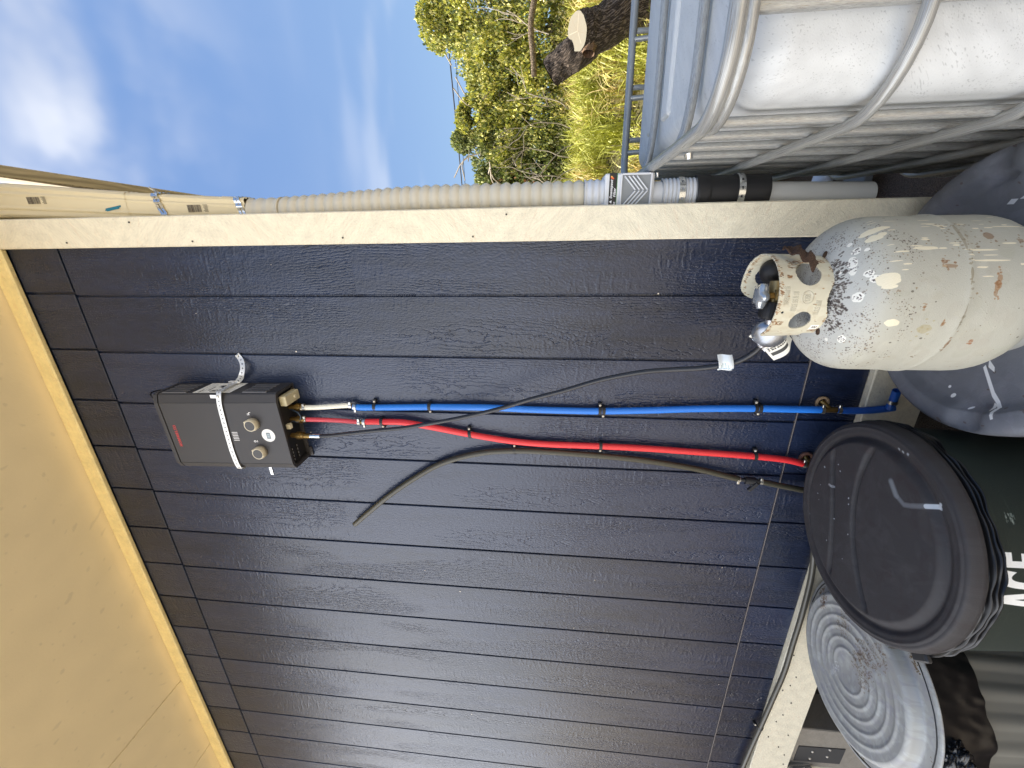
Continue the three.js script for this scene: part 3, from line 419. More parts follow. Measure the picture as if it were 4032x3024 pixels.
{
  const t = thing('spare_hose', 'loose olive black hose curving up the wall with a cut free end', 'hose');
  const m = M(0.046, 0.042, 0.026, 0.36);
  part('hose', tube([[-1.110, 2.390, 0.019], [-1.04, 2.315, 0.019], [-0.959, 2.224, 0.019], [-0.874, 2.112, 0.018], [-0.814, 2.018, 0.018], [-0.776, 1.923, 0.018], [-0.754, 1.833, 0.018], [-0.745, 1.741, 0.018], [-0.7435, 1.659, 0.018], [-0.752, 1.439, 0.018], [-0.763, 1.294, 0.018], [-0.79, 1.109, 0.018], [-0.820, 0.975, 0.02]], 0.0104, 120, 14), m, t);
  part('hose_end', new THREE.RingGeometry(0.006, 0.0104, 20).applyQuaternion(new THREE.Quaternion().setFromUnitVectors(V(0, 0, 1), V(-0.68, 0.73, 0).normalize())).translate(-1.1105, 2.3905, 0.019), m, t);
  part('hose', tube([[-0.823, 0.905, 0.026], [-0.848, 0.755, 0.03], [-0.858, 0.66, 0.03]], 0.0100, 20, 14), m, t);
  part('valve_body', [rod([-0.821, 0.985, 0.02], [-0.823, 0.895, 0.026], 0.0065), rod([-0.822, 0.955, 0.023], [-0.8225, 0.922, 0.025], 0.0125)], blackPlastic, t);
  part('valve_handle', [box(-0.006, 0.006, -0.02, 0.02, -0.006, 0.006, 0.002).rotateZ(0.9).translate(-0.838, 0.932, 0.036), rod([-0.823, 0.938, 0.025], [-0.836, 0.934, 0.036], 0.006)], blackPlastic, t);
  hoseClamp(t, -0.8205, 0.976, 0.02, 0.0102, -0.1, -1); hoseClamp(t, -0.8232, 0.906, 0.026, 0.0102, -0.1);
  clip(t, -0.745, 1.740, 1, 0, 0.0112); part('wall_pipe', rod([-0.846, 0.744, 0.028], [-0.84, 0.74, -0.004], 0.011), rubber, t);
}
{
  const t = thing('low_hose', 'dark hose running along the cream sill board at the foot of the wall', 'hose');
  part('hose', tube([[-0.88, 0.70, 0.03], [-1.023, 0.690, 0.032], [-1.2, 0.662, 0.032], [-1.378, 0.651, 0.031], [-1.558, 0.648, 0.030], [-1.719, 0.646, 0.03], [-1.881, 0.656, 0.03], [-2.07, 0.665, 0.025], [-2.212, 0.676, 0.024], [-2.386, 0.687, 0.024], [-2.7, 0.70, 0.024], [-3.4, 0.70, 0.024]], 0.0098, 140, 14), M(0.046, 0.042, 0.030, 0.34), t);
  clip(t, -2.099, 0.666, 1, 1.5, 0.0105, 0.025);
}

// ------------------------------------------------------------------ propane tank
{
  const CX = -0.154, CZ = 0.326, t = thing('propane_tank', 'paint splashed grey propane tank with rusty collar standing on the grey lid', 'gas tank', [CX, 0, CZ]);
  const prof = [], sup = (k) => [0.156 * Math.pow(Math.cos(k), 2 / 2.4), 0.093 * Math.pow(Math.sin(k), 2 / 2.4)];   // rounded ends of the bottle
  for (let i = 12; i >= 0; i--) { const [r, h] = sup(i / 12 * 1.5); prof.push([r, 0.80 - h]); }
  for (const y of [0.83, 0.865]) prof.push([0.156, y]); prof.push([0.1562, 0.882], [0.1585, 0.886], [0.1585, 0.893], [0.1562, 0.897]); for (const y of [0.92, 0.95]) prof.push([0.156, y]);
  for (let i = 0; i <= 26; i++) { const [r, h] = sup(i / 26 * Math.PI / 2 * 0.9995); prof.push([r, 0.98 + h]); }
  const Y0 = 0.68, Y1 = 1.12, W = 2048, H = 1024;
  const arcAt = (y) => { let l = 0; for (let i = 1; i < prof.length; i++) { const [r0, a] = prof[i - 1], [r1, b] = prof[i]; const k = clamp((y - a) / (b - a)); l += k * Math.hypot(r1 - r0, b - a); } return l; };
  const ARC = arcAt(2), px = (deg) => (0.5 + deg / 360) * W, py = (y) => (1 - arcAt(y) / ARC) * H, DX = W / 360;
  const skin = canvas(W, H, (x) => {
    x.fillStyle = '#b0aea0'; x.fillRect(0, 0, W, H); const r = rng(21);
    for (let i = 0; i < 900; i++) { x.fillStyle = `rgba(${r() < 0.5 ? '205,203,190' : '150,142,120'},${0.05 + 0.06 * r()})`; x.beginPath(); x.ellipse(r() * W, r() * H, 6 + r() * 40, 4 + r() * 26, 0, 0, 7); x.fill(); }
    const gr = x.createLinearGradient(0, py(1.073), 0, py(1.008)); gr.addColorStop(0, 'rgba(196,196,190,1)'); gr.addColorStop(0.6, 'rgba(196,196,190,0.85)'); gr.addColorStop(1, 'rgba(196,196,190,0)'); x.fillStyle = gr; x.fillRect(0, 0, W, py(1.008));
    // grime and rust specks, thick round the collar
    for (let i = 0; i < 15000; i++) { const q = r(), yy = (1 - Math.pow(q, 0.9)) * 0.30, y = yy, d = (r() - 0.5) * 360, n = noise(d * 0.06, q * 5, 3); if (n < -0.46 + 0.5 * r() + 0.42 * q) continue; const s = 0.7 + r() * r() * 3.0; const st = 1 / Math.max(0.35, 0.35 + 0.65 * q), PY = H * (0.03 + 0.36 * q); x.fillStyle = ['rgba(66,54,46,0.6)', 'rgba(92,76,64,0.5)', 'rgba(112,88,62,0.45)', 'rgba(52,45,42,0.65)'][Math.floor(r() * 4)]; x.beginPath(); x.ellipse(px(d), PY, s * st, s * 0.9, 0, 0, 7); x.fill(); }
    for (let i = 0; i < 500; i++) { const y = 0.7 + r() * 0.34, d = (r() - 0.5) * 360, s = 0.8 + r() * r() * 4; x.fillStyle = ['rgba(98,78,56,0.6)', 'rgba(122,88,50,0.5)', 'rgba(70,62,54,0.6)'][Math.floor(r() * 3)]; x.beginPath(); x.ellipse(px(d), py(y), s, s, 0, 0, 7); x.fill(); }
    const blob = (d, y, a, b, c, rot = 0) => { x.fillStyle = c.replace(/rgba\((1[2-9]\d),(\d+),(\d+),([\d.]+)\)/, (m, p, q, o, al) => `rgba(${p - 18},${q},${+o + 14},${al * 0.62})`); x.beginPath(); for (let i = 0; i <= 26; i++) { const t2 = i / 26 * 6.2832, k = 1 + 0.22 * noise(Math.cos(t2) * 1.6 + d, Math.sin(t2) * 1.6 + y * 30, 4), ux = Math.cos(t2) * a * k * 0.82, uy = Math.sin(t2) * b * k * 0.82; x.lineTo(px(d) + ux * Math.cos(rot) - uy * Math.sin(rot), py(y) + ux * Math.sin(rot) + uy * Math.cos(rot)); } x.fill(); };
    const wh = '#e9e6da', cr = '#e2d9bd';
    for (const [d, y, a, b] of [[40.7, 1.050, 38, 20], [32.5, 1.051, 32, 15], [26.3, 1.037, 20, 17], [21.5, 1.030, 20, 20], [49.8, 1.044, 22, 17], [7.8, 1.046, 30, 22], [-32.4, 1.044, 30, 15], [46.7, 1.034, 10, 10], [-44, 1.054, 14, 8], [60, 1.046, 14, 10], [36, 1.060, 12, 8]]) { blob(d, y, a, b, wh); if (a > 17) for (let i = 0; i < 16; i++) blob(d + (r() - 0.5) * a / DX, y + (r() - 0.5) * b / 2500, 1.5 + r() * 2.5, 1 + r() * 2, 'rgba(60,50,46,0.8)'); }
    for (const [d, y, a, b] of [[19.8, 1.016, 34, 38], [15.5, 1.014, 14, 26], [54.4, 1.022, 20, 30], [61.8, 1.021, 20, 40], [62.4, 1.008, 15, 36], [56, 1.01, 13, 16], [-9, 0.997, 18, 24], [41, 0.955, 10, 46]]) blob(d, y, a, b, cr);
    for (let i = 0; i < 46; i++) blob(20 + r() * 55, 0.72 + r() * 0.3, 2 + r() * 3, 8 + r() * 20, cr);                        // runs of paint
    for (const [d, y, b] of [[39, 0.868, 58], [31.5, 0.857, 70], [48, 0.95, 16], [28, 0.93, 10], [60, 0.80, 60], [64, 0.76, 40], [27, 0.872, 20], [44, 0.82, 26], [12, 0.79, 22]]) blob(d, y, 4.5, b, cr);
    for (const [d, y, a, b, c] of [[28, 0.922, 9, 28, 'rgba(140,82,34,0.75)'], [31, 0.93, 10, 10, 'rgba(140,82,34,0.7)'], [15.5, 0.847, 22, 12, 'rgba(158,92,38,0.85)'], [20, 0.845, 16, 9, 'rgba(158,92,38,0.8)'], [11, 0.849, 14, 7, 'rgba(150,92,42,0.75)'], [50.6, 0.846, 22, 18, 'rgba(132,80,40,0.85)'], [46, 0.80, 12, 10, 'rgba(132,80,40,0.7)'], [-13, 0.94, 22, 26, 'rgba(170,130,62,0.45)'], [-24, 0.887, 24, 6, 'rgba(132,76,36,0.8)'], [23, 0.89, 30, 5, 'rgba(130,98,56,0.7)'], [-5, 0.889, 60, 3, 'rgba(120,92,56,0.55)'], [50, 0.892, 80, 6, 'rgba(126,92,50,0.6)'], [-22, 0.85, 8, 8, 'rgba(160,84,36,0.8)'], [2, 0.955, 6, 6, 'rgba(150,90,40,0.6)'], [-10, 0.915, 8, 5, 'rgba(150,90,40,0.7)']]) { blob(d, y, a, b, c); for (let i = 0; i < 8; i++) blob(d + (r() - 0.5) * a * 0.9, y + (r() - 0.5) * b / 1100, 2 + r() * 4, 2 + r() * 4, c); }
    for (let i = 0; i < 60; i++) blob(35 + r() * 30, 0.89 + (r() - 0.5) * 0.05, 1.5 + r() * 5, 1.5 + r() * 5, 'rgba(124,86,46,0.65)');
    for (let i = 0; i < 420; i++) { const d = -34 + r() * 92; blob(d, 1.0665 - Math.pow(r(), 2) * (0.012 + 0.010 * noise(d * 0.11, 2, 7)), 3 + r() * 7, 3 + r() * 6, 'rgba(52,42,36,0.6)'); };   // dirt at the collar foot
  });
  const tankG = revolve(prof, 96); { const P = tankG.attributes.position, uv = tankG.attributes.uv; for (let i = 0; i < P.count; i++) uv.setY(i, arcAt(P.getY(i)) / ARC); }
  part('tank_body', tankG, M(1, 1, 1, 0.5, 0, { map: skin, bumpMap: again(paintBump, 6, 3), bumpScale: 0.0008 }), t);
  part('foot_ring', revolve([[0.112, 0.695], [0.117, 0.697], [0.117, 0.74], [0.113, 0.745]], 48), M(0.42, 0.41, 0.36, 0.55), t);
  // collar: bent sheet with hand holes, open at the back left
  const R = 0.084, D0 = -78, D1 = 194, Hc = 0.120, yb = 1.060;
  const at = (u) => D0 + (D1 - D0) * u;
  const skinC = canvas(2048, 256, (x, w, h) => {
    x.fillStyle = '#c6c0a9'; x.fillRect(0, 0, w, h); const r = rng(31); const cx = (d) => (d - D0) / (D1 - D0) * w;
    for (let i = 0; i < 260; i++) { x.fillStyle = `rgba(${r() < 0.5 ? '214,210,192' : '160,146,112'},0.12)`; x.beginPath(); x.ellipse(r() * w, r() * h, 10 + r() * 30, 6 + r() * 20, 0, 0, 7); x.fill(); }
    const rust = (d, v, a, n) => { for (let i = 0; i < n; i++) { x.fillStyle = ['rgba(120,72,34,0.6)', 'rgba(146,98,48,0.5)', 'rgba(80,56,40,0.6)'][Math.floor(r() * 3)]; x.beginPath(); x.ellipse(cx(d) + (r() - 0.5) * a * 2, (1 - v) * h + (r() - 0.5) * a, 1.5 + r() * 5, 1.5 + r() * 4, r() * 3, 0, 7); x.fill(); } };
    for (let d = D0; d < D1; d += 0.7) { const n = noise(d * 0.12, 3, 1); if (n > -0.15) rust(d + r() * 2, 0.82 + 0.06 * r(), 7, 1 + Math.floor(4 * (n + 0.2))); if (r() < 0.10) rust(d, 0.04, 14, 6); }
    for (let k = 0; k < 46; k++) rust(D0 + (D1 - D0) * r(), r(), 10, 2);
    rust(55, 0.6, 60, 120); rust(66, 0.35, 50, 80); rust(-46, 0.12, 30, 80); rust(34, 0.72, 18, 30); rust(62, 0.15, 30, 50); rust(-30, 0.75, 26, 40); rust(150, 0.5, 60, 70);
    x.fillStyle = '#efeade'; x.fillRect(cx(-45), h * 0.80, 76, 34); x.fillStyle = '#2b2b2b'; x.font = 'bold 34px sans-serif'; x.save(); x.translate(cx(-42), h * 0.92); x.fillText('49', 0, 0); x.restore();
  });
  const emb = canvas(2048, 256, (x, w, h) => { x.fillStyle = '#808080'; x.fillRect(0, 0, w, h); const cx = (d) => (d - D0) / (D1 - D0) * w; x.fillStyle = '#fff'; x.font = 'bold 33px sans-serif'; x.fillText('1043BAM16', cx(-3), h * 0.28); x.fillText('0702 05 A 18', cx(-11), h * 0.42); x.fillText('10.8.5 MM', cx(-18), h * 0.80); x.lineWidth = 5; x.strokeStyle = '#fff'; x.beginPath(); x.ellipse(cx(7), h * 0.57, 62, 22, 0, 0, 7); x.stroke(); x.font = 'bold 32px sans-serif'; x.fillText('1750', cx(1.5), h * 0.61); }, false);
  const ell = (d, v, d0, v0, a, b, rot) => { const dx = (d - d0) / a, dy = (v - v0) / b; const c = Math.cos(rot), s = Math.sin(rot); return (dx * c + dy * s) ** 2 + (-dx * s + dy * c) ** 2 * 1.0; };
  const rise = (d) => { let top = 0.885 + 0.03 * sst(95, 140, d); if (d > 172) top -= 0.34 * (1 - Math.sqrt(Math.max(0, 1 - ((d - 172) / 22) ** 2))); if (d < -56) top -= 0.45 * (1 - Math.sqrt(Math.max(0, 1 - ((-56 - d) / 22) ** 2))); return top; };
  const inC = (u, v) => {
    const d = at(u); if (v > rise(d)) return false;
    if (d > -19 && d < 27 && v < 0.085 * Math.sin((d + 19) / 46 * Math.PI) + 0.03) return false;
    if (v < 0.2 && (d > 84 || d < -56) && !(d > 112 && d < 150)) return false;
    if (ell(d, v, -27, 0.43, 15, 0.165, 0) < 1) return false;
    if (d > 20 && d < 62 && v > 0.2 && v < 0.62 && ell(d, v, 41, 0.415, 18.5, 0.20, 0.25) < 1) return false;
    if (ell(d, v, 156, 0.46, 19, 0.25, 0) < 1) return false;
    if (Math.hypot((d + 13) * 1.42, (v - 0.77) * 120) < 2.8 || Math.hypot((d - 150) * 1.42, (v - 0.84) * 120) < 3.2) return false;
    return true;
  };
  const cm = M(1, 1, 1, 0.5, 0, { map: skinC, bumpMap: emb, bumpScale: 0.0022 });
  const col = part('collar', sheet(420, 84, (u, v) => { const a = at(u) * Math.PI / 180, r = R * (1 + 0.03 * v - 0.04 * sst(0.9, 0, v) * 0.5); return V(r * Math.sin(a), yb + Hc * v, r * Math.cos(a)); }, inC, 0.0026), cm, t);
  const rustM = M(0.17, 0.105, 0.07, 0.85, 0.1, { map: tex(256, 256, (u, v) => { const n = 0.8 + 0.5 * tile(u, v, 7, 3) + 0.4 * tile(u, v, 20, 5); const w = sst(0.3, 0.5, tile(u, v, 9, 40)); return [n + w * 0.3, n * 0.92 + w * 0.4, n * 0.85 + w * 0.5]; }, true), bumpMap: again(paintBump, 5, 5), bumpScale: 0.006 });
  tag(part('torn_flap', sheet(34, 16, (u, v) => { const A = V(0.101, 1.146, 0.028), B = V(0.066, 1.106, 0.076), p = A.lerp(B, u), w = 0.022 * Math.pow(Math.sin(Math.PI * (0.10 + 0.82 * u)), 0.8); p.x += 0.008 * Math.sin(u * 3.14) + 0.010 * (v - 0.5) + 0.004 * Math.sin(u * 17 + v * 5); p.y += (0.35 - v) * w + 0.003 * Math.sin(u * 23) * v; p.z += 0.014 * Math.sin(u * 3.14) - 0.006 * v; return p; }, (u, v) => v < 0.86 + 0.14 * Math.sin(u * 31) * Math.sin(u * 12), 0.003), rustM, col), 'rusty torn metal flap');
  [-46, 76].forEach((d) => part('weld_lug', (() => { const a = d * Math.PI / 180; return new THREE.SphereGeometry(0.008, 12, 8).scale(1.2, 0.5, 0.7).translate(0.086 * Math.sin(a), 1.062, 0.086 * Math.cos(a)); })(), rustM, col));
  // valve
  const vl = part('valve', [rod([0, 1.06, 0], [0, 1.135, 0], 0.017, 0.014), rod([-0.03, 1.128, -0.002], [0.03, 1.128, -0.012], 0.013)], M(0.35, 0.27, 0.13, 0.45, 0.8), t);
  part('valve_cap', mv(revolve([[0, 0.014], [0.014, 0.013], [0.026, 0.005], [0.027, -0.012], [0.020, -0.016], [0, -0.016]], 32), 0.045, 1.128, -0.035, 1.2, 0, 0.2), rubber, vl);
  part('hand_wheel', revolve([[0, 1.170], [0.012, 1.171], [0.024, 1.167], [0.025, 1.157], [0.018, 1.150], [0, 1.148]], 48, (a, r, y) => [r > 0.015 ? r * (1 + 0.16 * Math.cos(a * 5)) : r, y]), M(0.45, 0.47, 0.48, 0.12, 0.55, { clearcoat: 1 }), vl);
  part('valve_stem', rod([0, 1.13, 0], [0, 1.155, 0], 0.008), brass, vl);
}

// ------------------------------------------------------------------ grey can with the grey lid
{
  const t = thing('grey_trash_can', 'grey plastic trash can with paint-streaked lid under the propane tank', 'trash can', [-0.156, 0, 0.31]);
  const lidMap = canvas(1024, 1024, (x, w, h) => {
    x.fillStyle = '#6d7077'; x.fillRect(0, 0, w, h); const r = rng(41);
    for (let i = 0; i < 700; i++) { x.fillStyle = r() < 0.5 ? 'rgba(84,86,92,0.14)' : 'rgba(140,144,152,0.10)'; x.beginPath(); x.ellipse(r() * w, r() * h, 10 + r() * 50, 6 + r() * 26, r() * 3, 0, 7); x.fill(); }
    for (let i = 0; i < 90; i++) { x.fillStyle = 'rgba(70,48,38,0.45)'; x.beginPath(); x.ellipse(r() * w, r() * h, 2 + r() * 9, 2 + r() * 7, r() * 3, 0, 7); x.fill(); }
    // lid plan: px = 512 + x * 1700, py = 512 + z * 1700
    const P = (a, b) => [512 + a * 1700, 512 + b * 1700]; const poly = (pts, c) => { x.fillStyle = c; x.beginPath(); pts.forEach((p) => x.lineTo(...P(...p))); x.fill(); };
    const ww = 'rgba(228,230,232,0.95)';
    poly([[-0.146, 0.040], [-0.139, 0.043], [-0.185, 0.083], [-0.207, 0.112], [-0.214, 0.108], [-0.196, 0.082]], ww); poly([[-0.205, 0.092], [-0.217, 0.094], [-0.221, 0.101], [-0.208, 0.101]], ww); poly([[-0.214, 0.104], [-0.232, 0.120], [-0.228, 0.124], [-0.208, 0.110]], ww); poly([[-0.126, 0.045], [-0.142, 0.050], [-0.148, 0.066], [-0.138, 0.062]], ww);
    for (const [a, b, q] of [[-0.225, 0.005, 0.006], [-0.21, -0.012, 0.004], [-0.236, 0.05, 0.004]]) { x.fillStyle = ww; x.beginPath(); x.ellipse(...P(a, b), q * 1700, q * 1300, 0.6, 0, 7); x.fill(); }
    poly([[0.185, -0.02], [0.215, 0.012], [0.222, 0.03], [0.21, 0.025], [0.186, -0.002]], ww); poly([[0.176, -0.042], [0.186, -0.036], [0.186, -0.022], [0.176, -0.028]], ww);
  });
  const g = revolve([[0.001, 0.694], [0.10, 0.694], [0.222, 0.697], [0.236, 0.701], [0.246, 0.716], [0.252, 0.7195], [0.266, 0.721], [0.280, 0.719], [0.290, 0.712], [0.2935, 0.700], [0.294, 0.672], [0.289, 0.670]], 96, (a, r, y) => { const d = (a * 180 / Math.PI) % 360; if (r > 0.23 && r < 0.29) { const q = Math.cos(a * 4 - 1.1); y -= 0.016 * sst(0.86, 0.98, q); } return [r, y]; });
  { const p = g.attributes.position, uv = g.attributes.uv; for (let i = 0; i < p.count; i++) uv.setXY(i, 0.5 + p.getX(i) * 1700 / 1024, 0.5 - p.getZ(i) * 1700 / 1024); }
  part('lid', g, M(1, 1, 1, 0.5, 0, { map: lidMap, bumpMap: again(paintBump, 3, 3), bumpScale: 0.0007 }), t);
  const gm = M(0.12, 0.125, 0.14, 0.5, 0, { bumpMap: again(paintBump, 3, 3), bumpScale: 0.0008 });
  part('can_body', revolve([[0.001, 0.002], [0.215, 0.0], [0.225, 0.02], [0.262, 0.60], [0.262, 0.62], [0.276, 0.625], [0.277, 0.672], [0.268, 0.675]], 64), gm, t);
  for (const s of [0.55, 3.7]) { const h = part('handle', tube([[0.27, 0.60, -0.055], [0.315, 0.60, -0.05], [0.328, 0.598, 0], [0.315, 0.60, 0.05], [0.27, 0.60, 0.055]], 0.013, 30, 10), gm, t); h.rotation.y = s + Math.PI * 0.75; }
}

// ------------------------------------------------------------------ green can with black domed lid
{
  const CX = -0.731, CZ = 0.350, t = thing('green_trash_can', 'dark green trash can with white letters, black domed lid and liner', 'trash can', [CX, 0, CZ]); t.scale.set(0.962, 1, 0.962);
  const blk = M(1, 1, 1, 0.66, 0, { map: canvas(1024, 1024, (x, w, h) => {
    x.fillStyle = '#353334'; x.fillRect(0, 0, w, h); const r = rng(51);
    for (let i = 0; i < 600; i++) { x.fillStyle = r() < 0.5 ? 'rgba(40,38,38,0.12)' : 'rgba(92,90,92,0.08)'; x.beginPath(); x.ellipse(r() * w, r() * h, 8 + r() * 60, 4 + r() * 16, r() * 3, 0, 7); x.fill(); }
    const P = (a, b) => [512 + (a - CX) * 1750, 512 + (b - CZ) * 1750];
    const dab = (a, b, q, al) => { x.fillStyle = `rgba(178,184,190,${al})`; x.beginPath(); x.ellipse(...P(a, b), q * 1750, q * 1300, r() * 3, 0, 7); x.fill(); };
    const path = [[-0.563, 0.39], [-0.574, 0.403], [-0.584, 0.415], [-0.588, 0.43], [-0.591, 0.442], [-0.582, 0.458], [-0.572, 0.472], [-0.56, 0.488], [-0.549, 0.503]];
    const drip = (pts, w, c) => { x.strokeStyle = c; x.lineCap = 'round'; x.lineJoin = 'round'; x.lineWidth = w; x.beginPath(); pts.forEach((q) => x.lineTo(...P(...q))); x.stroke(); }; drip(path, 22, 'rgba(150,158,166,0.30)'); drip(path, 13, 'rgba(160,168,176,0.20)'); drip(path.slice(0, 3), 30, 'rgba(150,158,166,0.22)'); drip(path.slice(7), 18, 'rgba(205,210,214,0.85)'); for (let k = 0; k < 6; k++) dab(-0.546 + (r() - 0.5) * 0.008, 0.506 + (r() - 0.5) * 0.006, 0.006, 0.85);
    for (const [a, b] of [[-0.488, 0.367], [-0.486, 0.38], [-0.486, 0.395]]) for (let k = 0; k < 3; k++) dab(a + (r() - 0.5) * 0.006, b, 0.004, 0.35);
    for (let i = 0; i < 14; i++) dab(-0.62 - r() * 0.25, 0.16 + r() * 0.2, 0.0012 + r() * 0.0025, 0.8); for (let k = 0; k < 4; k++) dab(-0.70, 0.205 + k * 0.005, 0.004, 0.5);
  }), bumpMap: again(paintBump, 4, 4), bumpScale: 0.0006, specularIntensity: 0.7 });
  // lid: polar grid with the moulded ridges
  const arc = (x, z, pts) => { let m = 9; for (let i = 0; i < pts.length - 1; i++) { const [ax, az] = pts[i], [bx, bz] = pts[i + 1]; const dx = bx - ax, dz = bz - az, k = clamp(((x - ax) * dx + (z - az) * dz) / (dx * dx + dz * dz)); m = Math.min(m, Math.hypot(x - ax - dx * k, z - az - dz * k)); } return m; };
  const c1 = curve([[-0.56, 0, 0.165], [-0.64, 0, 0.195], [-0.72, 0, 0.232], [-0.80, 0, 0.263], [-0.90, 0, 0.292], [-0.985, 0, 0.312]]).getPoints(24).map((p) => [p.x, p.z]), c2 = curve([[-0.50, 0, 0.312], [-0.55, 0, 0.302], [-0.62, 0, 0.300], [-0.70, 0, 0.315], [-0.79, 0, 0.352], [-0.87, 0, 0.405], [-0.925, 0, 0.455]]).getPoints(24).map((p) => [p.x, p.z]);
  const prof = []; for (let i = 0; i <= 130; i++) prof.push([0.0005 + 0.2675 * i / 130, 0]); prof.push([0.2720, 0.8125], [0.2755, 0.808], [0.2775, 0.800], [0.279, 0.792], [0.280, 0.784], [0.275, 0.782]);
  const g = revolve(prof, 280, (a, r, y, j) => {
    if (j > 130) return [r, y];
    const x = CX + r * Math.sin(a), z = CZ + r * Math.cos(a);
    let h = 0.814 + 0.006 * (1 - (r / 0.28) ** 2); h += 0.007 * sst(0.234, 0.216, r) - 0.006 * Math.exp(-(((r - 0.236) / 0.008) ** 2)) + 0.0015 * Math.exp(-(((r - 0.262) / 0.004) ** 2));
    if (r < 0.225) { const k = sst(0.225, 0.19, r); for (const c of [c1, c2]) { const d = arc(x, z, c); h -= 0.015 * k * Math.exp(-((d / 0.0060) ** 2)); } }
    h -= 0.002 * sst(0.262, 0.268, r);
    return [r, h]; });
  { const p = g.attributes.position, uv = g.attributes.uv; for (let i = 0; i < p.count; i++) uv.setXY(i, 0.5 + p.getX(i) * 1750 / 1024, 0.5 - p.getZ(i) * 1750 / 1024); }
  part('lid', g, blk, t);
  part('lid_handle', box(-0.022, 0.022, 0.772, 0.786, 0.276, 0.297, 0.004).rotateY(-0.72), M(0.025, 0.025, 0.025, 0.5), t);
  const liner = []; for (let i = 0; i <= 26; i++) liner.push([0.276 + 0.004 * Math.sin(i * 0.9), 0.786 - 0.034 * i / 26]);
  part('liner', revolve(liner, 260, (a, r, y, j) => { const k = j / 26, n = noise(Math.cos(a) * 3.2, Math.sin(a) * 3.2, y * 70 + 3 * Math.sin(a * 2)) + 0.35 * noise(Math.cos(a) * 8 + 4, Math.sin(a) * 8, y * 130); return [r + 0.002 * Math.sin(k * 3.1) + 0.0055 * n * sst(0, 0.15, k), y + 0.016 * noise(Math.cos(a) * 5, Math.sin(a) * 5, 2) * k]; }), bagBlack, t);
  const W = 2048, H = 1024;
  const side = canvas(W, H, (x) => {
    x.fillStyle = '#1c2722'; x.fillRect(0, 0, W, H); const r = rng(61);
    for (let i = 0; i < 900; i++) { x.fillStyle = r() < 0.5 ? 'rgba(70,86,76,0.14)' : 'rgba(20,26,22,0.2)'; x.fillRect(r() * W, r() * H, 2 + r() * 70, 1 + r() * 3); }
    x.fillStyle = '#efeee8'; const px = (d) => (0.5 + d / 360) * W, py = (y) => (1 - y / 0.785) * H;
    x.save(); x.translate(px(6.2), py(0.640)); x.font = 'bold 250px sans-serif'; x.scale(0.31, 0.84); x.lineWidth = 12; x.strokeStyle = '#efeee8'; x.fillText('ACE', 0, 0); x.strokeText('ACE', 0, 0); x.restore();
    for (let i = 0; i < 16; i++) { x.fillStyle = 'rgba(150,158,150,0.6)'; x.fillRect(px(42 + r() * 4), py(0.725 - r() * 0.02), 2 + r() * 14, 1 + r() * 3); }
  });
  part('can_body', revolve([[0.001, 0.002], [0.215, 0.0], [0.225, 0.015], [0.270, 0.775], [0.272, 0.785]], 96, null, 0, 0.785), M(1, 1, 1, 0.55, 0, { map: side, bumpMap: again(paintBump, 6, 3), bumpScale: 0.0006 }), t);
}

